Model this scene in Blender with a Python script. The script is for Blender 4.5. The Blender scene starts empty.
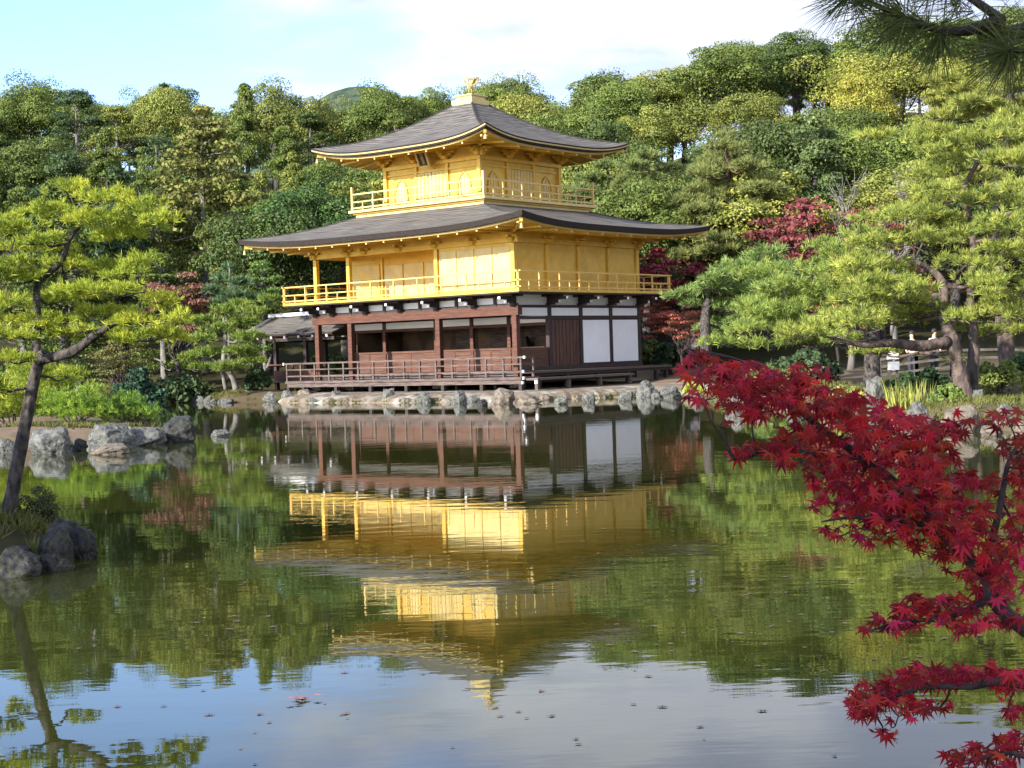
import bpy, math, random
import numpy as np
from mathutils import Vector, Matrix

SC = bpy.context.scene
COL = SC.collection
R = math.radians

# ------------------------------------------------------------------ camera, sky, sun, exposure
F_PX, HOR, ROLL, CAM_H = 1533.0, -31.0, 0.0315, 1.88
cam_data = bpy.data.cameras.new("camera")
cam = bpy.data.objects.new("camera", cam_data)
COL.objects.link(cam)
cam_data.sensor_width = 36.0
cam_data.lens = F_PX / 1024 * 36.0
cam_data.clip_start, cam_data.clip_end = 0.05, 6000
cam.matrix_world = (Matrix.Translation((0, 0, CAM_H))
                    @ Matrix.Rotation(math.pi / 2 + math.atan(HOR / F_PX), 4, 'X')
                    @ Matrix.Rotation(-math.atan(ROLL), 4, 'Z'))
SC.camera = cam

SUN_EL, SUN_X, SUN_Y = R(21), -0.735, -0.678
sun_az = math.atan2(SUN_X, SUN_Y)                # clockwise from +Y
world = bpy.data.worlds.new("World")
SC.world = world
world.use_nodes = True
wt = world.node_tree
wt.nodes.clear()


def nd(t, kind, **kw):
    n = t.nodes.new(kind)
    for k, v in kw.items():
        setattr(n, k, v)
    return n


sky = nd(wt, 'ShaderNodeTexSky', sky_type='NISHITA', sun_disc=False)
sky.sun_elevation, sky.sun_rotation = SUN_EL, sun_az % (2 * math.pi)
sky.altitude, sky.air_density, sky.dust_density, sky.ozone_density = 100, 1.0, 0.6, 1.5
tc = nd(wt, 'ShaderNodeTexCoord')
sep = nd(wt, 'ShaderNodeSeparateXYZ')
wt.links.new(tc.outputs['Generated'], sep.inputs[0])


def wmath(op, a, b=None, clamp=False):
    m = nd(wt, 'ShaderNodeMath', operation=op, use_clamp=clamp)
    for i, x in enumerate((a, b)):
        if x is None:
            continue
        if isinstance(x, (int, float)):
            m.inputs[i].default_value = x
        else:
            wt.links.new(x, m.inputs[i])
    return m.outputs[0]


zc = wmath('ADD', wmath('MAXIMUM', sep.outputs[2], 0.0), 0.16)
comb = nd(wt, 'ShaderNodeCombineXYZ')
wt.links.new(wmath('DIVIDE', sep.outputs[0], zc), comb.inputs[0])
wt.links.new(wmath('DIVIDE', sep.outputs[1], zc), comb.inputs[1])
comb.inputs[2].default_value = 3.7
cn = nd(wt, 'ShaderNodeTexNoise')
cn.inputs['Scale'].default_value = 1.5
cn.inputs['Detail'].default_value = 7
cn.inputs['Roughness'].default_value = 0.56
cn.inputs['Distortion'].default_value = 0.25
wt.links.new(comb.outputs[0], cn.inputs['Vector'])
bias = wmath('MULTIPLY', wmath('ADD', sep.outputs[0], 0.12), 0.82)           # cloudier towards +X
cl = wmath('ADD', cn.outputs['Fac'], bias)
mr = nd(wt, 'ShaderNodeMapRange', interpolation_type='SMOOTHSTEP')
mr.inputs['From Min'].default_value = 0.46
mr.inputs['From Max'].default_value = 0.70
wt.links.new(cl, mr.inputs['Value'])
sgain = nd(wt, 'ShaderNodeMixRGB', blend_type='MULTIPLY')
sgain.inputs[0].default_value = 1.0
sgain.inputs[2].default_value = (1.08, 1.17, 1.50, 1)
wt.links.new(sky.outputs[0], sgain.inputs[1])
cn2 = nd(wt, 'ShaderNodeTexNoise')
cn2.inputs['Scale'].default_value = 3.1
cn2.inputs['Detail'].default_value = 5
wt.links.new(comb.outputs[0], cn2.inputs['Vector'])
cramp = nd(wt, 'ShaderNodeValToRGB')
cramp.color_ramp.elements[0].position, cramp.color_ramp.elements[0].color = 0.38, (2.75, 2.95, 3.75, 1)
cramp.color_ramp.elements[1].position, cramp.color_ramp.elements[1].color = 0.60, (4.7, 4.75, 5.1, 1)
wt.links.new(cn2.outputs['Fac'], cramp.inputs[0])
cmix = nd(wt, 'ShaderNodeMixRGB')
wt.links.new(wmath('MULTIPLY', mr.outputs[0], 0.9), cmix.inputs[0])
wt.links.new(sgain.outputs[0], cmix.inputs[1])
wt.links.new(cramp.outputs[0], cmix.inputs[2])
bg = nd(wt, 'ShaderNodeBackground')
bg.inputs['Strength'].default_value = 0.11
wt.links.new(cmix.outputs[0], bg.inputs['Color'])
wo = nd(wt, 'ShaderNodeOutputWorld')
wt.links.new(bg.outputs[0], wo.inputs['Surface'])

sun_d = bpy.data.lights.new("sun", 'SUN')
sun_d.energy, sun_d.angle, sun_d.color = 4.4, R(0.55), (1.0, 0.94, 0.84)
sun = bpy.data.objects.new("sun", sun_d)
COL.objects.link(sun)
sv = Vector((SUN_X * math.cos(SUN_EL), SUN_Y * math.cos(SUN_EL), math.sin(SUN_EL)))
sun.rotation_euler = sv.to_track_quat('Z', 'Y').to_euler()
sun.location = (-30, -30, 40)

vs = SC.view_settings
vs.view_transform, vs.look, vs.gamma, vs.exposure = 'Standard', 'None', 1.0, 1.38
vs.use_curve_mapping = False
SC.cycles.max_bounces = 8
SC.cycles.transparent_max_bounces = 4
SC.cycles.use_denoising = True


# ------------------------------------------------------------------ helpers
def uv_of(px, py):
    dx, dy = px - 512.0, py - 384.0
    return dx - ROLL * dy, ROLL * dx + dy


def at(px, py, D):
    u, v = uv_of(px, py)
    return np.array((u * D / F_PX, D, CAM_H + (HOR - v) * D / F_PX))


def on_water(px, py):
    u, v = uv_of(px, py)
    D = CAM_H * F_PX / (v - HOR)
    return np.array((u * D / F_PX, D, 0.0))


def tag(o, label=None, cat=None, group=None, kind=None):
    for k, v in (('label', label), ('category', cat), ('group', group), ('kind', kind)):
        if v:
            o[k] = v
    return o


def empty(name, loc, rz=0.0):
    o = bpy.data.objects.new(name, None)
    o.empty_display_size = 0.3
    o.location = loc
    o.rotation_euler = (0, 0, rz)
    COL.objects.link(o)
    return o


def link_mesh(name, me, mat=None, parent=None):
    o = bpy.data.objects.new(name, me)
    if mat is not None:
        me.materials.append(mat)
    COL.objects.link(o)
    if parent is not None:
        o.parent = parent
    return o


def np_mesh(name, V, F, smooth=False):
    """V (N,3); F (M,k)."""
    V = np.asarray(V, dtype=np.float32)
    F = np.asarray(F, dtype=np.int32)
    me = bpy.data.meshes.new(name)
    me.vertices.add(len(V))
    me.vertices.foreach_set('co', V.ravel())
    k = F.shape[1]
    me.loops.add(F.size)
    me.loops.foreach_set('vertex_index', F.ravel())
    me.polygons.add(len(F))
    me.polygons.foreach_set('loop_start', np.arange(0, F.size, k, dtype=np.int32))
    me.polygons.foreach_set('loop_total', np.full(len(F), k, dtype=np.int32))
    me.polygons.foreach_set('use_smooth', np.full(len(F), smooth, dtype=bool))
    me.update(calc_edges=True)
    return me


class MB:
    """Collects boxes, bars, tubes into one mesh."""

    def __init__(s):
        s.v, s.f = [], []

    def add(s, V, F):
        b = len(s.v)
        s.v += [tuple(p) for p in V]
        s.f += [tuple(i + b for i in f) for f in F]
        return s

    def box(s, x0, x1, y0, y1, z0, z1):
        V = [(x, y, z) for z in (z0, z1) for y in (y0, y1) for x in (x0, x1)]
        return s.add(V, [(0, 2, 3, 1), (4, 5, 7, 6), (0, 1, 5, 4), (2, 6, 7, 3), (0, 4, 6, 2), (1, 3, 7, 5)])

    def frustum(s, cx, cy, a0, b0, z0, a1, b1, z1):
        V = [(cx + i * a, cy + j * b, z) for a, b, z in ((a0, b0, z0), (a1, b1, z1)) for j in (-1, 1) for i in (-1, 1)]
        return s.add(V, [(0, 2, 3, 1), (4, 5, 7, 6), (0, 1, 5, 4), (2, 6, 7, 3), (0, 4, 6, 2), (1, 3, 7, 5)])

    def bar(s, p, q, w, h):
        p, q = Vector(p), Vector(q)
        d = (q - p).normalized()
        up = Vector((0, 0, 1)) if abs(d.z) < 0.95 else Vector((1, 0, 0))
        r = d.cross(up).normalized() * (w / 2)
        u = r.normalized().cross(d).normalized() * (h / 2)
        V = [c + i * r + j * u for c in (p, q) for j in (-1, 1) for i in (-1, 1)]
        return s.add(V, [(0, 2, 3, 1), (4, 5, 7, 6), (0, 1, 5, 4), (2, 6, 7, 3), (0, 4, 6, 2), (1, 3, 7, 5)])

    def tube(s, pts, rad, seg=8, cap=True, wob=0.0, rng=None):
        pts = [Vector(p) for p in pts]
        n = len(pts)
        b0 = len(s.v)
        ref = Vector((0.31, 0.87, 0.2)).normalized()
        for i in range(n):
            d = (pts[min(i + 1, n - 1)] - pts[max(i - 1, 0)])
            if d.length < 1e-9:
                d = Vector((0, 0, 1))
            d.normalize()
            a = d.cross(ref)
            if a.length < 1e-3:
                a = d.cross(Vector((1, 0, 0)))
            a.normalize()
            b = d.cross(a)
            for k in range(seg):
                t = 2 * math.pi * k / seg
                rr = rad[i] * (1 + (wob * rng.uniform(-1, 1) if rng is not None else 0))
                s.v.append(tuple(pts[i] + (a * math.cos(t) + b * math.sin(t)) * rr))
        for i in range(n - 1):
            for k in range(seg):
                k2 = (k + 1) % seg
                s.f.append((b0 + i * seg + k, b0 + i * seg + k2, b0 + (i + 1) * seg + k2, b0 + (i + 1) * seg + k))
        if cap:
            s.f.append(tuple(b0 + k for k in reversed(range(seg))))
            s.f.append(tuple(b0 + (n - 1) * seg + k for k in range(seg)))
        return s

    def build(s, name, mat, parent=None, smooth=False, bevel=0.0):
        me = bpy.data.meshes.new(name)
        me.from_pydata(s.v, [], s.f)
        if smooth:
            me.polygons.foreach_set('use_smooth', np.ones(len(s.f), dtype=bool))
        me.update()
        o = link_mesh(name, me, mat, parent)
        if bevel:
            m = o.modifiers.new('bevel', 'BEVEL')
            m.width, m.segments, m.limit_method = bevel, 1, 'ANGLE'
        return o


def copy_tree(o, parent=None):
    c = o.copy()
    COL.objects.link(c)
    if parent is not None:
        c.parent = parent
    for ch in list(o.children):
        copy_tree(ch, c)
    return c


def smooth_path(pts, n=6):
    """Catmull-Rom through pts."""
    P = [np.asarray(p, float) for p in pts]
    P = [2 * P[0] - P[1]] + P + [2 * P[-1] - P[-2]]
    out = []
    for i in range(1, len(P) - 2):
        for k in range(n):
            t = k / n
            a, b, c, d = P[i - 1], P[i], P[i + 1], P[i + 2]
            out.append(0.5 * ((2 * b) + (-a + c) * t + (2 * a - 5 * b + 4 * c - d) * t * t + (-a + 3 * b - 3 * c + d) * t ** 3))
    out.append(P[-2])
    return out


# ------------------------------------------------------------------ materials
def mat_new(name):
    m = bpy.data.materials.new(name)
    m.use_nodes = True
    t = m.node_tree
    t.nodes.clear()
    out = nd(t, 'ShaderNodeOutputMaterial')
    return m, t, out


def principled(t, out, **kw):
    p = nd(t, 'ShaderNodeBsdfPrincipled')
    for k, v in kw.items():
        p.inputs[k].default_value = v
    t.links.new(p.outputs[0], out.inputs['Surface'])
    return p


def noise_mat(name, c1, c2, scale=4.0, rough=0.7, detail=5, stretch=(1, 1, 1), bump=0.0, bscale=None, metallic=0.0, spec=0.4,
              lo=0.35, hi=0.65, c3=None, scale3=1.0):
    m, t, out = mat_new(name)
    p = principled(t, out, Roughness=rough, Metallic=metallic)
    p.inputs['Specular IOR Level'].default_value = spec
    co = nd(t, 'ShaderNodeTexCoord')
    mp = nd(t, 'ShaderNodeMapping')
    mp.inputs['Scale'].default_value = stretch
    t.links.new(co.outputs['Object'], mp.inputs[0])
    n = nd(t, 'ShaderNodeTexNoise')
    n.inputs['Scale'].default_value = scale
    n.inputs['Detail'].default_value = detail
    t.links.new(mp.outputs[0], n.inputs['Vector'])
    r = nd(t, 'ShaderNodeValToRGB')
    r.color_ramp.elements[0].position, r.color_ramp.elements[0].color = lo, (*c1, 1)
    r.color_ramp.elements[1].position, r.color_ramp.elements[1].color = hi, (*c2, 1)
    t.links.new(n.outputs['Fac'], r.inputs[0])
    colr = r.outputs[0]
    if c3 is not None:
        n3 = nd(t, 'ShaderNodeTexNoise')
        n3.inputs['Scale'].default_value = scale3
        n3.inputs['Detail'].default_value = 6
        t.links.new(co.outputs['Object'], n3.inputs['Vector'])
        r3 = nd(t, 'ShaderNodeValToRGB')
        r3.color_ramp.elements[0].position, r3.color_ramp.elements[1].position = 0.5, 0.62
        t.links.new(n3.outputs['Fac'], r3.inputs[0])
        mx = nd(t, 'ShaderNodeMixRGB')
        t.links.new(r3.outputs[0], mx.inputs[0])
        t.links.new(colr, mx.inputs[1])
        mx.inputs[2].default_value = (*c3, 1)
        colr = mx.outputs[0]
    t.links.new(colr, p.inputs['Base Color'])
    if bump:
        nb = nd(t, 'ShaderNodeTexNoise')
        nb.inputs['Scale'].default_value = bscale or scale * 2
        nb.inputs['Detail'].default_value = 6
        t.links.new(mp.outputs[0], nb.inputs['Vector'])
        b = nd(t, 'ShaderNodeBump')
        b.inputs['Strength'].default_value = bump
        b.inputs['Distance'].default_value = 0.05
        t.links.new(nb.outputs['Fac'], b.inputs['Height'])
        t.links.new(b.outputs[0], p.inputs['Normal'])
    return m


M = {}
M['gold'] = noise_mat('gold_leaf_shaded', (0.58, 0.370, 0.052), (0.65, 0.430, 0.08), 1.3, 0.42, bump=0.06, bscale=9, metallic=0.35, spec=0.5)  # orange tone carries how the gilding looks in shade
M['gold_pale_lit'] = noise_mat('gold_leaf_pale_lit', (0.53, 0.405, 0.15), (0.59, 0.465, 0.20), 2.0, 0.4, metallic=0.3, spec=0.5)  # pale gold parts; the paler tone also carries the sunlit look of the gilding
M['red_wood'] = noise_mat('reddish_wood', (0.050, 0.016, 0.009), (0.105, 0.036, 0.017), 5, 0.65, stretch=(3, .4, 3), bump=0.15)
M['brown_wood'] = noise_mat('brown_planks', (0.050, 0.020, 0.012), (0.12, 0.052, 0.031), 4, 0.7, stretch=(1, .3, 7), bump=0.2)
M['door_wood'] = noise_mat('dark_door_planks', (0.035, 0.016, 0.012), (0.13, 0.055, 0.035), 5, 0.6, stretch=(5, 5, .25), bump=0.2)
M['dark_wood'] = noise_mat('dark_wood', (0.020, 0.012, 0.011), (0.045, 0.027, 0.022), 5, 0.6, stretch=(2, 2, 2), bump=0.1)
M['deck_wood'] = noise_mat('weathered_deck', (0.052, 0.036, 0.030), (0.13, 0.098, 0.085), 5, 0.75, stretch=(4, .4, 4), bump=0.15)
M['plaster'] = noise_mat('white_plaster', (0.78, 0.79, 0.80), (0.83, 0.84, 0.85), 1.5, 0.8, bump=0.03)
M['white'] = noise_mat('white_paint', (0.78, 0.77, 0.74), (0.84, 0.83, 0.8), 3, 0.6)
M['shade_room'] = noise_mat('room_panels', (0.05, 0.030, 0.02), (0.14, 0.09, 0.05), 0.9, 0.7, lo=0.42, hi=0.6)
M['black_edge'] = noise_mat('bark_roof_edge', (0.012, 0.008, 0.007), (0.030, 0.020, 0.016), 6, 0.85, stretch=(1, 1, 9), bump=0.2)
M['rock'] = noise_mat('grey_rock', (0.030, 0.032, 0.031), (0.135, 0.135, 0.122), 2.6, 0.85, detail=9, bump=0.7, bscale=5, c3=(0.145, 0.15, 0.13), scale3=6.5)
M['rock_dark_shaded'] = noise_mat('dark_shaded_rock', (0.006, 0.006, 0.007), (0.045, 0.042, 0.040), 3.5, 0.7, detail=9, bump=0.7, bscale=6, c3=(0.035, 0.040, 0.02), scale3=4.5)  # dark rock; albedo lowered further to carry the shade on the front islet
M['rock_warm'] = noise_mat('warm_rock', (0.075, 0.060, 0.044), (0.19, 0.16, 0.122), 2.4, 0.85, detail=9, bump=0.7, bscale=5)
M['bark'] = noise_mat('pine_bark', (0.008, 0.007, 0.007), (0.095, 0.080, 0.072), 15, 0.9, stretch=(1, 1, .5), detail=8, bump=0.8, bscale=14)
M['bark_red'] = noise_mat('red_pine_bark', (0.045, 0.024, 0.019), (0.16, 0.085, 0.062), 6, 0.9, stretch=(1, 1, .45), detail=8, bump=0.6)
M['bark_mid'] = noise_mat('brown_grey_bark', (0.030, 0.022, 0.019), (0.135, 0.098, 0.082), 7, 0.9, stretch=(1, 1, .45), detail=8, bump=0.8, bscale=11)
M['bark_grey'] = noise_mat('grey_bark', (0.08, 0.074, 0.068), (0.20, 0.186, 0.168), 4, 0.9, stretch=(1, 1, .4), detail=8, bump=0.4)
M['bark_maple'] = noise_mat('maple_bark', (0.012, 0.009, 0.010), (0.05, 0.036, 0.034), 16, 0.8, bump=0.4)
M['fence_wood'] = noise_mat('fence_wood', (0.03, 0.026, 0.021), (0.085, 0.074, 0.06), 4, 0.8)
M['skin'] = noise_mat('skin', (0.50, 0.33, 0.25), (0.56, 0.37, 0.28), 5, 0.6)
M['cloth_white'] = noise_mat('white_cloth', (0.66, 0.66, 0.68), (0.78, 0.78, 0.8), 6, 0.9)
M['cloth_dark'] = noise_mat('dark_cloth', (0.02, 0.022, 0.035), (0.04, 0.042, 0.06), 6, 0.9)
M['hair'] = noise_mat('black_hair', (0.008, 0.007, 0.006), (0.02, 0.016, 0.014), 9, 0.6)


def foliage_mat(name, col=None, var=0.35, hue=0.03, trans=0.3, rough=0.55, spec=0.25, nscale=0.8, nhue=.03, nval=.3):
    """leaf material; col None: the object's own colour. A random tone per leaf."""
    m, t, out = mat_new(name)
    if col is None:
        oi = nd(t, 'ShaderNodeObjectInfo')
        src = oi.outputs['Color']
    else:
        rgb = nd(t, 'ShaderNodeRGB')
        rgb.outputs[0].default_value = (*col, 1)
        src = rgb.outputs[0]
    ge = nd(t, 'ShaderNodeNewGeometry')
    hs = nd(t, 'ShaderNodeHueSaturation')
    ma = nd(t, 'ShaderNodeMapRange')
    ma.inputs['To Min'].default_value, ma.inputs['To Max'].default_value = 1 - var, 1 + var
    t.links.new(ge.outputs['Random Per Island'], ma.inputs['Value'])
    t.links.new(ma.outputs[0], hs.inputs['Value'])
    m1 = nd(t, 'ShaderNodeMath', operation='MULTIPLY')
    m1.inputs[1].default_value = 7.31
    t.links.new(ge.outputs['Random Per Island'], m1.inputs[0])
    m2 = nd(t, 'ShaderNodeMath', operation='FRACT')
    t.links.new(m1.outputs[0], m2.inputs[0])
    mh = nd(t, 'ShaderNodeMapRange')
    mh.inputs['To Min'].default_value, mh.inputs['To Max'].default_value = 0.5 - hue, 0.5 + hue
    t.links.new(m2.outputs[0], mh.inputs['Value'])
    t.links.new(mh.outputs[0], hs.inputs['Hue'])
    # patches of older and fresher growth
    co_ = nd(t, 'ShaderNodeTexCoord')
    nz_ = nd(t, 'ShaderNodeTexNoise')
    nz_.inputs['Scale'].default_value, nz_.inputs['Detail'].default_value = nscale, 3
    t.links.new(co_.outputs['Object'], nz_.inputs['Vector'])
    hs2 = nd(t, 'ShaderNodeHueSaturation')
    for sock, lo_, hi_ in (('Hue', .5 + nhue, .5 - nhue), ('Value', 1 - nval, 1 + nval)):
        mr_ = nd(t, 'ShaderNodeMapRange')
        mr_.inputs['From Min'].default_value, mr_.inputs['From Max'].default_value = .32, .68
        mr_.inputs['To Min'].default_value, mr_.inputs['To Max'].default_value = lo_, hi_
        t.links.new(nz_.outputs['Fac'], mr_.inputs['Value'])
        t.links.new(mr_.outputs[0], hs2.inputs[sock])
    t.links.new(src, hs2.inputs['Color'])
    t.links.new(hs2.outputs[0], hs.inputs['Color'])
    p = nd(t, 'ShaderNodeBsdfPrincipled')
    p.inputs['Roughness'].default_value = rough
    p.inputs['Specular IOR Level'].default_value = spec
    t.links.new(hs.outputs[0], p.inputs['Base Color'])
    tr = nd(t, 'ShaderNodeBsdfTranslucent')
    t.links.new(hs.outputs[0], tr.inputs['Color'])
    mx = nd(t, 'ShaderNodeMixShader')
    mx.inputs[0].default_value = trans
    t.links.new(p.outputs[0], mx.inputs[1])
    t.links.new(tr.outputs[0], mx.inputs[2])
    t.links.new(mx.outputs[0], out.inputs['Surface'])
    return m


M['leaf'] = foliage_mat('tree_leaves', None, 0.38, 0.016, 0.22, nscale=.55, nhue=.012, nval=.28)
M['needle'] = foliage_mat('pine_needles', None, 0.38, 0.02, 0.32, nscale=2.4, nhue=.018, nval=.34)
M['maple'] = foliage_mat('maple_leaves', (0.38, 0.015, 0.019), 0.6, 0.014, 0.40, rough=0.5, spec=0.3, nscale=3.0, nhue=.012, nval=.25)

# gold leaf: faint squares and uneven sheen
for k_ in ('gold', 'gold_pale_lit'):
    t = M[k_].node_tree
    p = next(n for n in t.nodes if n.type == 'BSDF_PRINCIPLED')
    src = p.inputs['Base Color'].links[0].from_socket
    co = next(n for n in t.nodes if n.type == 'TEX_COORD')
    vo = nd(t, 'ShaderNodeTexVoronoi', distance='CHEBYCHEV')
    vo.inputs['Scale'].default_value, vo.inputs['Randomness'].default_value = 5.5, 0.25
    t.links.new(co.outputs['Object'], vo.inputs['Vector'])
    sx = nd(t, 'ShaderNodeSeparateColor')
    t.links.new(vo.outputs['Color'], sx.inputs[0])
    mr = nd(t, 'ShaderNodeMapRange')
    mr.inputs['To Min'].default_value, mr.inputs['To Max'].default_value = 0.945, 1.045
    t.links.new(sx.outputs[0], mr.inputs['Value'])
    mu = nd(t, 'ShaderNodeMixRGB', blend_type='MULTIPLY')
    mu.inputs[0].default_value = 1
    t.links.new(src, mu.inputs[1])
    t.links.new(mr.outputs[0], mu.inputs[2])
    t.links.new(mu.outputs[0], p.inputs['Base Color'])
    m2 = nd(t, 'ShaderNodeMapRange')
    m2.inputs['To Min'].default_value, m2.inputs['To Max'].default_value = 0.37, 0.49
    t.links.new(sx.outputs[1], m2.inputs['Value'])
    t.links.new(m2.outputs[0], p.inputs['Roughness'])

# shingled roof: rows follow the second UV coordinate
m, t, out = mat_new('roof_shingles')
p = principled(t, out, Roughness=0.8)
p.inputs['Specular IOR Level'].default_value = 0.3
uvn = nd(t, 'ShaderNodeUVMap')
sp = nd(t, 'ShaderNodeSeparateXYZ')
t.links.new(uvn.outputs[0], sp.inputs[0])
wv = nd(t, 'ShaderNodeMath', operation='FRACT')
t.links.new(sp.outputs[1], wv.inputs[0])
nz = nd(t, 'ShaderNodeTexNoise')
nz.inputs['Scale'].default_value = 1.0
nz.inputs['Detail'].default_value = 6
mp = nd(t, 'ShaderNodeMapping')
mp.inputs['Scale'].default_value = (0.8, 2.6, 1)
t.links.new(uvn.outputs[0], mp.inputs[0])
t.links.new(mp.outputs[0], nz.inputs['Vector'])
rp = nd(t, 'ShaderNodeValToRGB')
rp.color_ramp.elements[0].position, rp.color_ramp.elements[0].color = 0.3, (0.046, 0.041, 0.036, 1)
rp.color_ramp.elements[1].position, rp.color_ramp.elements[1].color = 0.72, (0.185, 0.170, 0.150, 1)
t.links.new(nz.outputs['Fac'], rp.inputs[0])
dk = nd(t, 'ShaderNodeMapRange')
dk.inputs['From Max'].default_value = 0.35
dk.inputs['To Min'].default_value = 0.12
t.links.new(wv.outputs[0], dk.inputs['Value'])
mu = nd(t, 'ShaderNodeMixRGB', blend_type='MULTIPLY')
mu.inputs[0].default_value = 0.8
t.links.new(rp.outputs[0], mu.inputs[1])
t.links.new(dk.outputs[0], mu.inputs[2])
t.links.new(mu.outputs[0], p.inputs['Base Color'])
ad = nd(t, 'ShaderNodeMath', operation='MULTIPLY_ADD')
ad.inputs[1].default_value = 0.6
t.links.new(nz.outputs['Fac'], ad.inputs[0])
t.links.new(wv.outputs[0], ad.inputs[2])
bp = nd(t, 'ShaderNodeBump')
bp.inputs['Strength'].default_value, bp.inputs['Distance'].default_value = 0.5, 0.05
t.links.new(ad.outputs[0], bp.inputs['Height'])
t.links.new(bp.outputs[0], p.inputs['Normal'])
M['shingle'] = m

# pond water
m, t, out = mat_new('pond_water')
p = principled(t, out, Roughness=0.012, IOR=1.46)
p.inputs['Base Color'].default_value = (0.030, 0.035, 0.007, 1)
p.inputs['Specular IOR Level'].default_value = 0.5
co = nd(t, 'ShaderNodeTexCoord')
mp = nd(t, 'ShaderNodeMapping')
mp.inputs['Scale'].default_value = (0.9, 2.6, 1)
t.links.new(co.outputs['Object'], mp.inputs[0])
n1 = nd(t, 'ShaderNodeTexNoise')
n1.inputs['Scale'].default_value, n1.inputs['Detail'].default_value = 1.5, 3
n2 = nd(t, 'ShaderNodeTexNoise')
n2.inputs['Scale'].default_value, n2.inputs['Detail'].default_value = 0.33, 2
t.links.new(mp.outputs[0], n1.inputs['Vector'])
t.links.new(mp.outputs[0], n2.inputs['Vector'])
n3 = nd(t, 'ShaderNodeTexNoise')                       # calm and ruffled patches
n3.inputs['Scale'].default_value, n3.inputs['Detail'].default_value = 0.11, 2
t.links.new(co.outputs['Object'], n3.inputs['Vector'])
r3 = nd(t, 'ShaderNodeMapRange')
r3.inputs['From Min'].default_value, r3.inputs['From Max'].default_value = 0.35, 0.7
r3.inputs['To Min'].default_value, r3.inputs['To Max'].default_value = 0.25, 1.0
t.links.new(n3.outputs['Fac'], r3.inputs['Value'])
ma = nd(t, 'ShaderNodeMath', operation='MULTIPLY_ADD')
ma.inputs[1].default_value = 2.2
t.links.new(n2.outputs['Fac'], ma.inputs[0])
t.links.new(n1.outputs['Fac'], ma.inputs[2])
mm = nd(t, 'ShaderNodeMath', operation='MULTIPLY')
t.links.new(ma.outputs[0], mm.inputs[0])
t.links.new(r3.outputs[0], mm.inputs[1])
bp = nd(t, 'ShaderNodeBump')
bp.inputs['Strength'].default_value, bp.inputs['Distance'].default_value = 1.0, 0.0018
t.links.new(mm.outputs[0], bp.inputs['Height'])
t.links.new(bp.outputs[0], p.inputs['Normal'])
M['water'] = m

# ground: sandy near the shore, leaf litter and moss elsewhere
m, t, out = mat_new('garden_ground')
p = principled(t, out, Roughness=0.95)
p.inputs['Specular IOR Level'].default_value = 0.1
co = nd(t, 'ShaderNodeTexCoord')
na = nd(t, 'ShaderNodeTexNoise')
na.inputs['Scale'].default_value, na.inputs['Detail'].default_value = 0.22, 8
nb = nd(t, 'ShaderNodeTexNoise')
nb.inputs['Scale'].default_value, nb.inputs['Detail'].default_value = 3.0, 8
for n in (na, nb):
    t.links.new(co.outputs['Object'], n.inputs['Vector'])
ra = nd(t, 'ShaderNodeValToRGB')
e = ra.color_ramp.elements
e[0].position, e[0].color = 0.36, (0.24, 0.17, 0.12, 1)
e[1].position, e[1].color = 0.62, (0.075, 0.085, 0.024, 1)
e2 = e.new(0.5)
e2.color = (0.16, 0.12, 0.075, 1)
t.links.new(na.outputs['Fac'], ra.inputs[0])
rb = nd(t, 'ShaderNodeMapRange')
rb.inputs['To Min'].default_value, rb.inputs['To Max'].default_value = 0.55, 1.3
t.links.new(nb.outputs['Fac'], rb.inputs['Value'])
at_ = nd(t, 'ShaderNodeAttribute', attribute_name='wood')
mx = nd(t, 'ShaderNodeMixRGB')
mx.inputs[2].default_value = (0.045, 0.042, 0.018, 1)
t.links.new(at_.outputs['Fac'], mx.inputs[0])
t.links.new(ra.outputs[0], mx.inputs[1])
mu = nd(t, 'ShaderNodeMixRGB', blend_type='MULTIPLY')
mu.inputs[0].default_value = 1
af_ = nd(t, 'ShaderNodeAttribute', attribute_name='far')
mxf = nd(t, 'ShaderNodeMixRGB')
nf_ = nd(t, 'ShaderNodeTexNoise')
nf_.inputs['Scale'].default_value, nf_.inputs['Detail'].default_value = 0.16, 9
t.links.new(co.outputs['Object'], nf_.inputs['Vector'])
rf_ = nd(t, 'ShaderNodeValToRGB')
rf_.color_ramp.elements[0].position, rf_.color_ramp.elements[0].color = 0.40, (0.035, 0.058, 0.034, 1)
rf_.color_ramp.elements[1].position, rf_.color_ramp.elements[1].color = 0.58, (0.085, 0.120, 0.072, 1)
t.links.new(nf_.outputs['Fac'], rf_.inputs[0])
t.links.new(rf_.outputs[0], mxf.inputs[2])
t.links.new(af_.outputs['Fac'], mxf.inputs[0])
t.links.new(mx.outputs[0], mxf.inputs[1])
t.links.new(mxf.outputs[0], mu.inputs[1])
t.links.new(rb.outputs[0], mu.inputs[2])
t.links.new(mu.outputs[0], p.inputs['Base Color'])
bp = nd(t, 'ShaderNodeBump')
bp.inputs['Strength'].default_value, bp.inputs['Distance'].default_value = 0.6, 0.06
t.links.new(nb.outputs['Fac'], bp.inputs['Height'])
t.links.new(bp.outputs[0], p.inputs['Normal'])
M['ground'] = m
M['terrace'] = noise_mat('sandy_earth', (0.115, 0.088, 0.06), (0.20, 0.16, 0.118), 2.6, 0.95, detail=8, bump=0.3, c3=(0.30, 0.28, 0.245), scale3=0.8)

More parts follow.
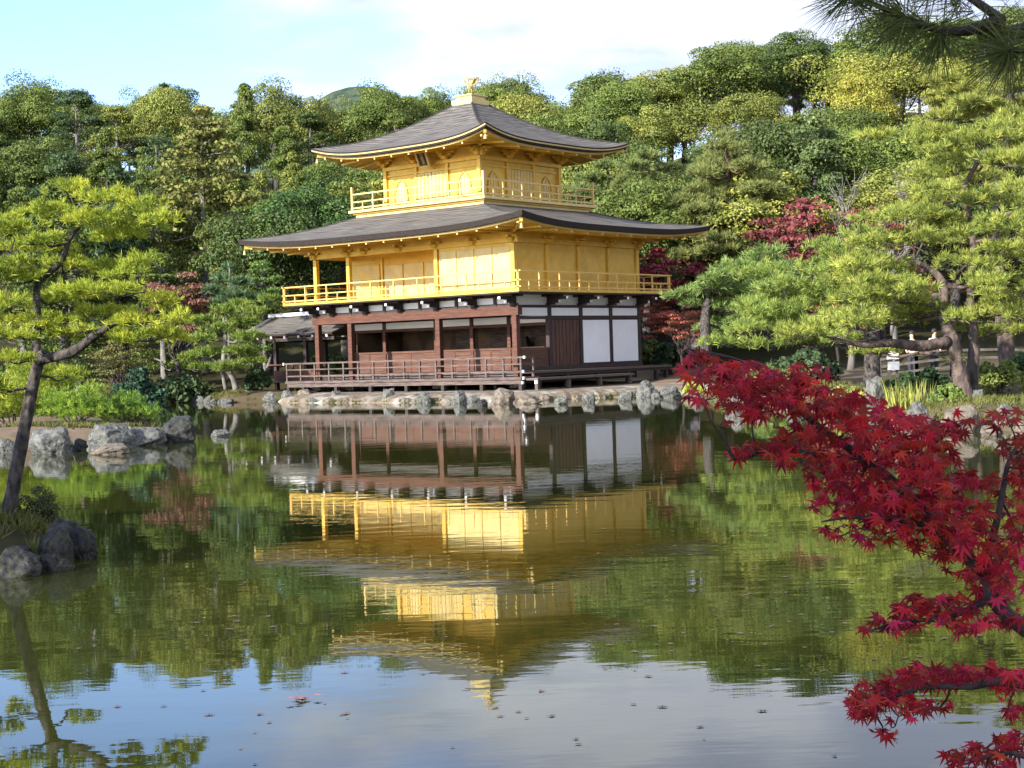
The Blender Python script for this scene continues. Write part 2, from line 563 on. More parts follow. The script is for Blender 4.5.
# ------------------------------------------------------------------ ground and pond
POND = [(-3, 2.6), (0, 2.3), (1.5, 2.3), (1.75, 4.2), (3.2, 5.2), (6, 7.5), (9.5, 12), (13, 20), (13, 26), (10.6, 28.6), (9.9, 31), (9.1, 32.6), (8.9, 34.5),
        (9.5, 38), (9.3, 41), (8.5, 45), (7.3, 49), (6.6, 53.5), (6.9, 58), (9, 63), (2, 66), (-6, 70), (-12.3, 70.6), (-12.9, 70.3), (-15.5, 74),
        (-18.5, 83), (-24, 86), (-34, 80), (-44, 70), (-48, 50), (-42, 34), (-30, 24), (-20, 15), (-12, 9), (-8, 5), (-5, 3.2)]
ISLE_LEFT = [(-20, 33), (-11.5, 34.9), (-9.6, 36.2), (-8.2, 37.4), (-8.0, 38.6), (-9, 41), (-11.5, 45), (-16, 49), (-24, 48), (-28, 40)]
ISLET = [(-4.35, 15.25), (-4.45, 14.2), (-5.6, 13.3), (-7.2, 12.2), (-8.2, 10.2), (-9, 8.4), (-12.5, 8.0), (-14, 13), (-12, 18), (-8, 18.5), (-5.7, 17.0), (-4.7, 16.1)]


def sdist(P, poly):
    """signed distance, positive inside."""
    poly = np.asarray(poly, float)
    d2 = np.full(len(P), 1e18)
    inside = np.zeros(len(P), bool)
    n = len(poly)
    for i in range(n):
        a, b = poly[i], poly[(i + 1) % n]
        e = b - a
        w = P - a
        t_ = np.clip((w @ e) / (e @ e), 0, 1)
        q = w - t_[:, None] * e
        d2 = np.minimum(d2, (q * q).sum(1))
        c = (a[1] <= P[:, 1]) != (b[1] <= P[:, 1])
        with np.errstate(divide='ignore', invalid='ignore'):
            xi = a[0] + (P[:, 1] - a[1]) / (b[1] - a[1] + 1e-12) * (b[0] - a[0])
        inside ^= c & (P[:, 0] < xi)
    return np.where(inside, 1, -1) * np.sqrt(d2)


def sstep(a, b, x):
    t_ = np.clip((x - a) / (b - a), 0, 1)
    return t_ * t_ * (3 - 2 * t_)


SKY_PX = np.array([-400, -100, 0, 50, 100, 160, 200, 240, 300, 330, 420, 500, 560, 600, 660, 700, 740, 790, 830, 850, 900, 960, 1024, 1200, 1500], float)
SKY_PY = np.array([104, 108, 112, 97, 100, 97, 110, 101, 108, 106, 90, 90, 97, 91, 85, 70, 56, 42, 55, 42, 28, 26, 16, 6, -4], float)
RIDGE = 150.0


def ridge_top(u):
    """height of the tree tops on the ridge seen in the direction u (px from the axis)."""
    px = u + 512.0 - 9.0
    py = np.interp(px, SKY_PX, SKY_PY)
    v = ROLL * (px - 512) + (py - 384)
    return CAM_H + (HOR - v) * RIDGE / F_PX


def ground_z(P):
    """P (N,2) -> height."""
    P = np.asarray(P, float).reshape(-1, 2)
    land = np.maximum(np.maximum(-sdist(P, POND), sdist(P, ISLE_LEFT)), sdist(P, ISLET))
    z = np.where(land < 0, np.maximum(land * 0.6, -1.0), 0.42 * (1 - np.exp(-np.maximum(land, 0) / 0.55)))
    z += np.where(land > 0, 0.10 * np.minimum(land, 3) / 3 * (np.sin(P[:, 0] * 0.9) + np.cos(P[:, 1] * 0.7 + 1)), 0)
    x, y = P[:, 0], P[:, 1]
    u = x / np.maximum(y, 30) * F_PX
    top = ridge_top(u) - 9.5
    prof = sstep(84, 152, y) * 0.94 + 0.06 * sstep(72, 90, y)
    fall = 1 - 0.45 * sstep(160, 420, y)
    z += np.where((y > 60) & (land > 0), top * prof * fall, 0)
    z += np.where(y > 150, 4.6 * sstep(158, 172, y) * (1 - sstep(230, 330, y)), 0)
    far = np.exp(-(((x + 60) / 75) ** 2 + ((y - 640) / 110) ** 2))
    z += 104 * far
    return z


def axis(lo, hi, step, out, grow=1.22):
    a = list(np.arange(lo, hi + 1e-6, step))
    s = step
    while a[-1] < out[1]:
        s *= grow
        a.append(a[-1] + s)
    s = step
    while a[0] > out[0]:
        s *= grow
        a.insert(0, a[0] - s)
    return np.array(a)


gx, gy = axis(-36, 36, 0.5, (-2600, 2600)), axis(-6, 92, 0.5, (-400, 3500), 1.12)
GX, GY = np.meshgrid(gx, gy)
GP = np.stack([GX.ravel(), GY.ravel()], 1)
GZ = ground_z(GP)
nx, ny = len(gx), len(gy)
idx = np.arange(nx * ny).reshape(ny, nx)
F = np.stack([idx[:-1, :-1].ravel(), idx[:-1, 1:].ravel(), idx[1:, 1:].ravel(), idx[1:, :-1].ravel()], 1)
me = np_mesh('ground', np.column_stack([GP, GZ]), F, True)
wa = me.attributes.new('wood', 'FLOAT', 'POINT')
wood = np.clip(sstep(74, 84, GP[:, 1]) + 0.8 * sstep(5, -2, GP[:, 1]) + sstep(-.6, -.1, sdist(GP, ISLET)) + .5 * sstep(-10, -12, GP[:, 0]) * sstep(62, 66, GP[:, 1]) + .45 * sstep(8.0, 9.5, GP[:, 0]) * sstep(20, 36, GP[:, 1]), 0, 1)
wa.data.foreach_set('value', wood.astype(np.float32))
fa = me.attributes.new('far', 'FLOAT', 'POINT')
fa.data.foreach_set('value', sstep(260, 420, GP[:, 1]).astype(np.float32))
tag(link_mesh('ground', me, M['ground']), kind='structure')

wm = np_mesh('water', [(-70, -1, 0), (40, -1, 0), (40, 95, 0), (-70, 95, 0)], [(0, 1, 2, 3)])
tag(link_mesh('water', wm, M['water']), kind='structure')

# terrace the pavilion stands on
TER = [(6.6, 61.4), (5.2, 60.9), (3, 60.3), (0.2, 60.0), (-2.2, 60.9), (-4.5, 62.2), (-7.4, 64.8), (-9.6, 67.0), (-10.3, 68.4), (-10.0, 72), (-4, 82), (6, 84), (15.5, 73), (12, 65), (9, 62)]
tp = smooth_path([np.array((x, y, 0.0)) for x, y in TER] + [np.array((*TER[0], 0.0))], 12)[:-1]
rng = np.random.default_rng(5)
n = len(tp)
V, Fc = [], []
cen = np.array((1.0, 71, 0))
for k, p0 in enumerate(tp):
    w = rng.uniform(-0.12, 0.12)
    d = (cen - p0) / np.linalg.norm(cen - p0)
    for off, z in ((-0.12 + w, -0.3), (0.0 + w, 0.02), (0.16 + w * .8 + rng.uniform(-.06, .06), 0.15 + rng.uniform(-.06, .06)), (0.7 + w * .5, 0.28 + rng.uniform(-.04, .04)), (1.9, 0.36)):
        q = p0 + d * off
        V.append((q[0], q[1], z))
for k in range(n):
    for j in range(4):
        a, b = k * 5 + j, ((k + 1) % n) * 5 + j
        Fc.append((a, b, b + 1, a + 1))
mbt = MB()
mbt.add(V, Fc + [tuple(k * 5 + 4 for k in range(n))])
ter = mbt.build('terrace', M['terrace'], smooth=False)
tag(ter, kind='structure')

# ------------------------------------------------------------------ the pavilion
CX0, CY0, ROT = 0.235, 63.2, R(50.8)
pav = empty('golden_pavilion', (CX0, CY0, 0), ROT)
tag(pav, 'three-storey golden pavilion with dark sweeping roofs standing on the sandy pond bank', 'pavilion')
LX, LY = 8.87, 11.7          # x: into the east face, y: along the south face (leftwards)
BX = [0, 2.2, 4.42, 6.65, 8.87]
BY = [0, 2.13, 4.25, 6.38, 8.5, 9.57, 11.7]


def part(name, mat, mb, parent=pav, bevel=0.0, smooth=False, label=None):
    o = mb.build(name, M[mat], parent, smooth, bevel)
    if label:
        o['label'] = label
    return o


def b1(*a):
    return MB().box(*a)


# ground storey ---------------------------------------------------------------
floor = part('floor', 'deck_wood', b1(0.02, 8.95, 0.02, 11.72, 0.93, 1.13))
part('floor_beam', 'dark_wood', b1(0.10, 8.8, 0.10, 11.6, 0.60, 0.925), floor)
ver = part('veranda_deck', 'deck_wood', MB().box(-1.12, 0.015, -1.12, 12.82, 0.79, 0.90).box(0.018, 8.9, 11.725, 12.82, 0.79, 0.90))
part('edge_beam', 'deck_wood', MB().box(-1.06, -0.94, -1.06, 12.76, 0.62, 0.786), ver)
for y in (-1.0, 1.06, 3.2, 5.3, 7.45, 9.6, 11.7, 12.7):
    part('post', 'dark_wood', b1(-1.08, -0.92, y - .08, y + .08, 0.22, 0.618), ver)
for y in (1.06, 3.2, 5.3, 7.45, 9.6, 11.7):
    part('post', 'dark_wood', b1(-.2, -0.06, y - .07, y + .07, 0.30, 0.786), ver)
rail = part('veranda_railing', 'deck_wood', MB().bar((-1.05, -1.2, 1.70), (-1.05, 12.9, 1.70), 0.08, 0.07).bar((-1.05, -1.1, 1.42), (-1.05, 12.8, 1.42), 0.045, 0.05)
            .bar((-1.05, -1.1, 1.12), (-1.05, 12.8, 1.12), 0.05, 0.07).bar((-1.0, -1.05, 1.705), (-0.2, -1.05, 1.705), 0.07, 0.06).bar((-1.0, -1.05, 1.425), (-.2, -1.05, 1.425), 0.045, 0.05).bar((-1.0, -1.05, 1.125), (-.2, -1.05, 1.125), 0.05, 0.06))
for k in range(16):
    y = -1.05 + k * (13.8 / 15)
    part('post', 'deck_wood', b1(-1.085, -1.015, y - .037, y + .037, 0.903, 1.665), rail)
part('post', 'deck_wood', b1(-.28, -.21, -1.085, -1.015, 0.903, 1.672), rail)
for z0, z1, y in ((1.64, 1.75, -1.24), (1.07, 1.18, -1.16), (0.80, .91, -1.18), (1.64, 1.75, 12.94), (0.62, 0.73, -1.12)):
    part('end_cap', 'white', b1(-1.10, -1.0, y - .03, y + .03, z0, z1), rail)
# east deck and step
ed = part('east_deck', 'deck_wood', MB().box(-.2, 9.95, -1.06, 0.015, 1.03, 1.12))
part('edge_beam', 'dark_wood', MB().box(-.1, 9.85, -0.95, -0.82, 0.90, 1.026), ed)
for x in (0.3, 2.2, 4.42, 6.65, 8.9, 9.7):
    part('post', 'dark_wood', b1(x - .08, x + .08, -.97, -.81, 0.38, 0.896), ed)
st = part('step_bench', 'deck_wood', MB().box(-1.0, 5.8, -1.85, -1.25, 0.76, 0.85))
for x in (-.9, 1.2, 3.4, 5.6):
    part('leg', 'deck_wood', b1(x - .06, x + .06, -1.80, -1.66, 0.38, 0.757), st)
for x in (-1.05,):
    part('end_cap', 'white', b1(x - .02, x + .045, -1.86, -1.74, 0.62, 0.76), st)
# columns
c_first = [(0, y) for y in (0, 4.25, 9.57, 11.7)] + [(x, 0) for x in BX[1:]] + [(LX, y) for y in (4.25, 9.57, 11.7)] + [(2.2, y) for y in (2.13, 4.25, 6.38, 9.57, 11.7)] + [(x, 11.7) for x in (4.42, 6.65)]
for x, y in c_first:
    w = 0.125 if x == 0 else 0.095
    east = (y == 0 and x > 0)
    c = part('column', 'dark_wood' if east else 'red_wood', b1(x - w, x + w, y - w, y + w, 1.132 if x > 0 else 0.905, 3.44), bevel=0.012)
    if x == 0:
        part('footing', 'rock', MB().frustum(x, y, .26, .26, 0.45, .2, .2, 0.786), c)
# beams
part('head_beam', 'red_wood', b1(-.15, .13, -.25, 11.95, 3.445, 3.82))
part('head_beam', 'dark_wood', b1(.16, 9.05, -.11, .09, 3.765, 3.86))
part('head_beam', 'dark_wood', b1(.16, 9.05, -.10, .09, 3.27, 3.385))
part('sill_beam', 'dark_wood', b1(.13, 9.0, -.105, .09, 1.134, 1.30))
part('head_beam', 'red_wood', b1(.16, 9.0, 11.59, 11.83, 3.445, 3.80))
part('head_beam', 'dark_wood', b1(8.78, 9.0, .12, 11.56, 3.3, 3.80))
part('inner_lintel', 'red_wood', b1(2.12, 2.28, .1, 11.55, 3.02, 3.14))
part('inner_plaster', 'plaster', b1(2.17, 2.23, .1, 11.55, 3.145, 3.44))
# low panelled wall of the inner room, with panels per bay
ww = [0.1, 2.13, 4.25, 6.38, 9.57, 11.6]
for a, b in zip(ww[:-1], ww[1:]):
    o = part('wainscot', 'brown_wood', b1(2.16, 2.22, a + .1, b - .1, 1.14, 2.02))
    part('cap_rail', 'brown_wood', b1(2.12, 2.26, a + .1, b - .1, 2.024, 2.11), o)
    part('mid_rail', 'red_wood', MB().box(2.14, 2.157, a + .1, b - .1, 1.52, 1.60).box(2.143, 2.157, (a + b) / 2 - .05, (a + b) / 2 + .05, 1.14, 2.02), o)
o = part('wainscot', 'brown_wood', b1(.14, 2.09, -.04, .02, 1.303, 2.0))
part('cap_rail', 'brown_wood', b1(.14, 2.09, -.075, .05, 2.004, 2.09), o)
part('mid_rail', 'red_wood', MB().box(.14, 2.09, -.058, -.043, 1.55, 1.62), o)
# inner room: back wall with painted panels, side wall, ceiling
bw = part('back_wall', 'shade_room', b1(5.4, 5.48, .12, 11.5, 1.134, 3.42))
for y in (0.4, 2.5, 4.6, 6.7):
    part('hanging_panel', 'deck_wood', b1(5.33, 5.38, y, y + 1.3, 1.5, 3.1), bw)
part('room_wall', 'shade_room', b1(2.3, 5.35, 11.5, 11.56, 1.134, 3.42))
part('ceiling', 'dark_wood', b1(.16, 8.75, .12, 11.56, 3.83, 3.90))
part('altar', 'dark_wood', MB().box(4.6, 5.2, 3.0, 3.9, 1.134, 1.9).frustum(4.9, 3.45, .25, .35, 1.9, .08, .1, 2.6))
part('altar', 'dark_wood', MB().box(4.6, 5.2, 1.0, 1.7, 1.134, 1.8).frustum(4.9, 1.35, .25, .3, 1.8, .08, .1, 2.55))
# east wall: door and white panels
dr = part('plank_door', 'door_wood', b1(2.31, 4.31, -.03, .04, 1.303, 3.265))
mbb = MB()
for k in range(8):
    mbb.box(2.36 + k * .25, 2.375 + k * .25, -.042, -.032, 1.31, 3.26)
part('batten', 'dark_wood', mbb, dr)
for a, b in ((BX[2], BX[3]), (BX[3], BX[4])):
    part('white_panel', 'plaster', b1(a + .13, b - .11, -.045, .03, 1.36, 3.22), bevel=.004)
    part('panel_frame', 'dark_wood', MB().box(a + .1, b - .1, -.03, .02, 1.303, 1.357).box(a + .1, b - .1, -.03, .02, 3.223, 3.266).box(a + .1, a + .127, -.03, .02, 1.357, 3.223).box(b - .107, b - .1, -.03, .02, 1.357, 3.223))
for a, b in zip(BX[:-1], BX[1:]):
    part('white_band', 'plaster', b1(a + .13, b - .12, -.05, .03, 3.41, 3.745))
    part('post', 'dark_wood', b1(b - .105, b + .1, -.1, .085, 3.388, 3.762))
part('north_wall', 'dark_wood', b1(8.80, 8.88, .1, 11.5, 1.134, 3.29))
part('west_wall', 'brown_wood', b1(2.3, 8.76, 11.66, 11.74, 1.134, 3.44))
# frieze with brackets under the balcony
part('frieze', 'plaster', b1(.02, .08, .1, 11.7, 3.825, 4.295))
part('frieze', 'plaster', b1(.085, 8.87, .02, .08, 3.865, 4.295))
part('frieze', 'plaster', b1(.085, 8.87, 11.64, 11.69, 3.805, 4.295))
part('frieze', 'plaster', b1(8.80, 8.86, .085, 11.63, 3.805, 4.295))


def bracket(side, q):
    if side == 's':
        f = lambda a, b, c, d, e, g: b1(-b, -a, q + c, q + d, e, g)
    else:
        f = lambda a, b, c, d, e, g: b1(q + c, q + d, -b, -a, e, g)
    m_ = MB()
    z0 = 3.83 if side == 's' else 3.87
    for a in ((.0, .30, -.17, .17, z0, 3.93), (.0, .62, -.075, .075, 3.934, 4.075), (.0, 1.02, -.07, .07, 4.08, 4.20), (-.02, .16, -.42, .42, 4.204, 4.29), (.5, .6, -.30, .30, 4.204, 4.288)):
        bb = f(*a)
        m_.add(bb.v, bb.f)
    o_ = part('bracket', 'dark_wood', m_)
    for a in ((.622, .64, -.06, .06, 3.945, 4.06), (1.022, 1.04, -.06, .06, 4.09, 4.19)):
        part('end_cap', 'white', f(*a), o_)


for y in (0.0, 2.13, 4.25, 6.38, 8.5, 10.6, 11.7):
    bracket('s', y)
for x in BX[1:]:
    bracket('e', x)
part('frieze_beam', 'dark_wood', b1(-.02, .018, .1, 11.7, 3.825, 3.93))
part('frieze_beam', 'dark_wood', b1(-.02, .018, .1, 11.7, 4.19, 4.294))
for y in (1.06, 3.2, 5.3, 7.44, 9.55):
    part('strut', 'dark_wood', b1(-.06, .015, y - .07, y + .07, 3.825, 4.29))

# second storey ----------------------------------------------------------------
bo = 1.12
bal = part('balcony', 'gold', b1(-bo, LX + bo, -bo, LY + bo, 4.345, 4.465), bevel=.01)
part('underside', 'dark_wood', b1(-bo + .05, LX + bo - .05, -bo + .05, LY + bo - .05, 4.298, 4.343), bal)


def railing(ax0, ax1, ay0, ay1, zb, zt, zm, zl, pitch, corner_top, parent, mat='gold', over=0.14, capm=None, rw=.055):
    m_ = MB()
    for z, w in ((zt, rw), (zm, rw * .9), (zl, rw)):
        dz = 0
        m_.bar((ax0, ay0 - over, z), (ax0, ay1 + over, z), w, w)
        m_.bar((ax1, ay0 - over, z), (ax1, ay1 + over, z), w, w)
        m_.bar((ax0 - over, ay0, z + .006), (ax1 + over, ay0, z + .006), w, w)
        m_.bar((ax0 - over, ay1, z + .006), (ax1 + over, ay1, z + .006), w, w)
    r_ = part('railing', mat, m_, parent)
    for (p, q, L) in (((ax0, ay0), (0, 1), ay1 - ay0), ((ax1, ay0), (0, 1), ay1 - ay0), ((ax0, ay0), (1, 0), ax1 - ax0), ((ax0, ay1), (1, 0), ax1 - ax0)):
        n_ = max(2, int(round(L / pitch)))
        for k in range(2 * n_ + 1):
            if k == 0 or k == 2 * n_:
                continue
            s = L * k / (2 * n_)
            x, y = p[0] + q[0] * s, p[1] + q[1] * s
            top = zt - .03 if k % 2 == 0 else zm - .03
            h_ = .026 if k % 2 == 0 else .022
            part('baluster', mat, b1(x - h_, x + h_, y - h_, y + h_, zb, top), r_)
    for x in (ax0, ax1):
        for y in (ay0, ay1):
            part('corner_post', capm or mat, b1(x - .05, x + .05, y - .05, y + .05, zb, corner_top), r_)
    return r_


M['gold_mid_lit'] = noise_mat('gilded_rail_lit', (0.60, 0.40, 0.11), (0.66, 0.46, 0.15), 2, .4, metallic=.3, spec=.5)  # sunlit look of the balcony rail put into its colour
railing(-1.05, LX + 1.05, -1.05, LY + 1.05, 4.467, 5.19, 4.82, 4.55, 1.45, 5.15, bal, mat='gold_mid_lit')
zt2 = 6.42
for x, y in [(0, 0), (0, 4.25), (0, 9.57), (0, 11.7)] + [(x, 0) for x in BX[1:]] + [(LX, 4.25), (LX, 8.5), (LX, 11.7), (4.42, 11.7)]:
    part('column', 'gold', b1(x - .10, x + .10, y - .10, y + .10, 4.467, zt2), bevel=.01, label='gilded square column')
part('upper_wall', 'gold', b1(.005, .065, .11, 4.14, 4.467, zt2 + .02))
for k in range(4):
    a = .16 + k * .99
    part('shutter', 'gold_pale_lit', b1(-.03, .0, a, a + .955, 4.60, 6.30), bevel=.006)
for a, b in zip(BX[:-1], BX[1:]):
    part('upper_wall', 'gold', b1(a + .105, b - .105, .01, .07, 4.467, zt2 + .02))
    part('wall_rail', 'gold', b1(a + .105, b - .105, -.02, .007, 6.20, 6.28))
part('recess_wall', 'gold', b1(2.2, 2.26, 4.2, 11.63, 4.467, 6.79))
part('recess_wall', 'gold', b1(.12, 2.195, 4.18, 4.24, 4.467, 6.79))
part('column', 'gold', b1(2.11, 2.195, 9.52, 9.64, 4.467, 6.42))
for a, b in ((4.45, 5.62), (5.72, 6.92), (7.02, 8.2), (8.3, 9.45)):
    part('folding_door', 'gold_pale_lit', b1(2.155, 2.196, a, b, 4.6, 6.1), bevel=.008)
lv = part('lattice_shutter', 'gold', b1(2.16, 2.196, 9.75, 11.5, 4.55, 6.2))
mbb = MB()
for k in range(16):
    mbb.box(2.135, 2.157, 9.77, 11.48, 4.6 + k * .1, 4.65 + k * .1)
part('slat', 'gold_pale_lit', mbb, lv)
part('upper_wall', 'gold', b1(8.80, 8.86, .1, 11.6, 4.467, 6.95))
part('upper_wall', 'gold', b1(2.21, 8.75, 11.64, 11.70, 4.467, 6.40))
part('recess_ceiling', 'gold', b1(.12, 2.3, 4.30, 11.6, 6.80, 6.85))
hb = part('eave_beam', 'gold', MB().box(-.10, .11, -.3, 12.0, 6.445, 6.64).box(.115, 9.2, -.105, .10, 6.445, 6.64).box(.115, 9.2, 11.6, 11.8, 6.445, 6.64).box(8.76, 8.97, .105, 11.59, 6.445, 6.64))
part('wall_plate', 'gold', MB().box(-.04, .06, -.06, 11.75, 6.645, 7.02).box(.065, 8.9, -.05, .05, 6.645, 7.02).box(.065, 8.9, 11.65, 11.75, 6.645, 7.02).box(8.8, 8.9, .055, 11.64, 6.645, 7.02))
for x, y in [(-.13, y) for y in BY] + [(x, -.13) for x in BX[1:]]:
    part('bracket', 'gold', MB().frustum(x, y, .1, .1, 6.47, .17, .17, 6.62).box(x - .32, x + .32, y - .07, y + .07, 6.645, 6.75).box(x - .07, x + .07, y - .32, y + .32, 6.652, 6.745))


# roofs --------------------------------------------------------------------------
def roof(name, cx, cy, hx, hy, ix, iy, ze, zt, lift, thick, concav, wx, wy, zw, pitch, rim, nrow, strip=0.0):
    """hipped, concave roof: eave half sizes hx, hy; inner half sizes ix, iy."""
    NI, NJ = 40, 16
    V, F_, UV = [], [], []
    edge_loop = []

    def pt(side, i, j):
        s = -1 + 2 * i / NI
        tj = j / NJ
        g = concav * tj ** 1.9 + (1 - concav) * tj
        up = lift * (abs(s) ** 3.6) * (1 - tj) ** 2.2
        ex = 1 + 0.012 * abs(s) ** 4 * (1 - tj)
        ax, ay = (hx + (ix - hx) * tj) * ex, (hy + (iy - hy) * tj) * ex
        z = ze + (zt - ze) * g + up
        if side == 0:
            return (cx - ax, cy + s * ay, z)
        if side == 1:
            return (cx + s * ax, cy - ay, z)
        if side == 2:
            return (cx + ax, cy + s * ay, z)
        return (cx + s * ax, cy + ay, z)

    run = {0: hx - ix, 2: hx - ix, 1: hy - iy, 3: hy - iy}
    for side in range(4):
        b = len(V)
        L = hy if side in (0, 2) else hx
        for j in range(NJ + 1):
            for i in range(NI + 1):
                V.append(pt(side, i, j))
                UV.append(((-1 + 2 * i / NI) * L * (1 - .6 * j / NJ), j / NJ * nrow))
        for j in range(NJ):
            for i in range(NI):
                a = b + j * (NI + 1) + i
                f = (a, a + 1, a + NI + 2, a + NI + 1)
                F_.append(f if side in (1, 2) else f[::-1])
    me_ = bpy.data.meshes.new(name)
    me_.from_pydata(V, [], F_)
    ul = me_.uv_layers.new(name='UVMap')
    li = np.zeros(len(me_.loops), dtype=np.int32)
    me_.loops.foreach_get('vertex_index', li)
    ul.data.foreach_set('uv', np.array(UV, dtype=np.float32)[li].ravel())
    me_.polygons.foreach_set('use_smooth', np.ones(len(F_), dtype=bool))
    me_.update()
    o_ = link_mesh(name, me_, M['shingle'], pav)

    def band(nm, mat, inset0, inset1, z0, z1, liftk=1.0):
        """closed strip hung under the eave edge, from z offset z0 to z1."""
        m_ = MB()
        for side in range(4):
            pts = []
            for i in range(NI + 1):
                s = -1 + 2 * i / NI
                x, y, z = pt(side, i, 0)
                pts.append((x, y, z))
            V_ = []
            for (x, y, z) in pts:
                for ins, dz in ((inset0, z0), (inset1, z1)):
                    kx, ky = (hx - ins) / hx, (hy - ins) / hy
                    V_.append((cx + (x - cx) * kx, cy + (y - cy) * ky, z + dz))
            f_ = []
            for i in range(NI):
                a = 2 * i
                q = (a, a + 1, a + 3, a + 2)
                f_.append(q if side in (1, 2) else q[::-1])
            m_.add(V_, f_)
        return part(nm, mat, m_, o_)

    if strip:
        band('eave_edge', 'black_edge', 0.0, 0.02, 0.0, -thick + strip + .07)
        band('gilt_strip', 'gold_pale_lit', 0.0, 0.01, -thick + strip + .068, -thick + .072)
        band('eave_edge', 'black_edge', 0.03, 0.05, -thick + .07, -thick)
    else:
        band('eave_edge', 'black_edge', 0.0, 0.05, 0.0, -thick)
    band('eave_underside', 'black_edge', 0.05, 0.22, -thick, -thick - .01)
    band('gilt_rim', 'gold_pale_lit', 0.20, 0.22, -thick - .012, -thick - rim)
    # soffit
    m_ = MB()
    for side in range(4):
        V_, f_ = [], []
        for i in range(NI + 1):
            x, y, z = pt(side, i, 0)
            kx, ky = (hx - .225) / hx, (hy - .225) / hy
            p_ = (cx + (x - cx) * kx, cy + (y - cy) * ky, z - thick - rim * .8)
            s = -1 + 2 * i / NI
            q_ = {0: (cx - wx, cy + s * wy, zw), 2: (cx + wx, cy + s * wy, zw), 1: (cx + s * wx, cy - wy, zw), 3: (cx + s * wx, cy + wy, zw)}[side]
            for k in range(4):
                tk = k / 3
                lk = (1 - tk)
                zz = q_[2] + (p_[2] - q_[2]) * lk ** 1.3
                V_.append((q_[0] + (p_[0] - q_[0]) * lk, q_[1] + (p_[1] - q_[1]) * lk, zz))
        for i in range(NI):
            for k in range(3):
                a = i * 4 + k
                q = (a, a + 4, a + 5, a + 1)
                f_.append(q[::-1] if side in (1, 2) else q)
        m_.add(V_, f_)
    part('soffit', 'gold', m_, o_)
    # rafters
    for side in range(4):
        L = hy if side in (0, 2) else hx
        W = wy if side in (0, 2) else wx
        n_ = int(2 * (L - .5) / pitch)
        for k in range(n_ + 1):
            s_ = -(L - .5) + k * 2 * (L - .5) / n_
            i = (s_ / L + 1) / 2 * NI
            x, y, z = pt(side, i, 0)
            zz = z - thick - rim - .03
            t1 = max(-W, min(W, s_))
            ov = abs(s_) - W
            if side in (0, 2):
                sg = -1 if side == 0 else 1
                p_ = (cx + sg * (hx - .30), y, zz)
                xin = wx + max(0, ov) * (hx - wx) / (hy - wy)
                q_ = (cx + sg * (xin + .02), y, zw - .07 + (zz - zw + .07) * max(0, ov) / max(hy - wy, .1))
            else:
                sg = -1 if side == 1 else 1
                p_ = (x, cy + sg * (hy - .30), zz)
                yin = wy + max(0, ov) * (hy - wy) / (hx - wx)
                q_ = (x, cy + sg * (yin + .02), zw - .07 + (zz - zw + .07) * max(0, ov) / max(hx - wx, .1))
            r_ = part('rafter', 'gold', MB().bar(q_, p_, .07, .085), o_)
            if side in (0, 1):
                d_ = Vector(p_) - Vector(q_)
                d_.normalize()
                part('end_cap', 'gold_pale_lit', MB().bar(Vector(p_) + d_ * .002, Vector(p_) + d_ * .03, .085, .10), r_)
    # hip rafters and hip ridges
    for sx in (-1, 1):
        for sy in (-1, 1):
            x, y, z = cx + sx * (hx - .12), cy + sy * (hy - .12), ze + lift - thick - rim - .05
            part('hip_rafter', 'gold', MB().bar((cx + sx * wx, cy + sy * wy, zw - .1), (x, y, z), .12, .14), o_)
            pts = []
            for j in range(1, NJ + 1):
                tj = j / NJ
                g = concav * tj ** 1.9 + (1 - concav) * tj
                up = lift * (1 - tj) ** 2.2
                pts.append((cx + sx * (hx + (ix - hx) * tj), cy + sy * (hy + (iy - hy) * tj), ze + (zt - ze) * g + up + .005))
            part('hip_ridge', 'shingle', MB().tube(pts, [.045] * len(pts), 6), o_, smooth=True)
            bl = MB().tube([(x, y, z - .12), (x, y, z - .16), (x, y, z - .27), (x, y, z - .33)], [.015, .05, .06, .08], 10).bar((x, y, z), (x, y, z - .12), .012, .012)
            part('wind_bell', 'gold_pale_lit', bl, o_)
    return o_


PCX, PCY = LX / 2, LY / 2
roof('lower_roof', PCX, PCY, LX / 2 + 2.40, LY / 2 + 2.40, 3.70, 3.70, 7.10, 8.28, 0.34, 0.22, 0.35, LX / 2 + .06, LY / 2 + .06, 6.98, 1.03, .09, 13)

# third storey -------------------------------------------------------------------
S3 = 2.8
base = part('upper_balcony', 'gold_pale_lit', MB().box(PCX - 3.80, PCX + 3.80, PCY - 3.80, PCY + 3.80, 7.95, 8.40))
part('plate', 'gold_pale_lit', b1(PCX - 4.05, PCX + 4.05, PCY - 4.05, PCY + 4.05, 8.425, 8.55), base, bevel=.01)
part('cornice', 'gold', b1(PCX - 3.9, PCX + 3.9, PCY - 3.9, PCY + 3.9, 8.36, 8.42), base)
railing(PCX - 3.9, PCX + 3.9, PCY - 3.9, PCY + 3.9, 8.552, 9.28, 8.93, 8.66, 1.3, 9.62, base, mat='gold_pale_lit', over=0.0, rw=.06)
bays = [-S3, -S3 + 1.87, S3 - 1.87, S3]


def face_pt(face, s, out):
    return {'s': (PCX - S3 - out, PCY + s), 'e': (PCX + s, PCY - S3 - out), 'n': (PCX + S3 + out, PCY + s), 'w': (PCX + s, PCY + S3 + out)}[face]


def fbox(face, s0, s1, o0, o1, z0, z1):
    xa, ya = face_pt(face, s0, o0)
    xb, yb = face_pt(face, s1, o1)
    return b1(min(xa, xb), max(xa, xb), min(ya, yb), max(ya, yb), z0, z1)


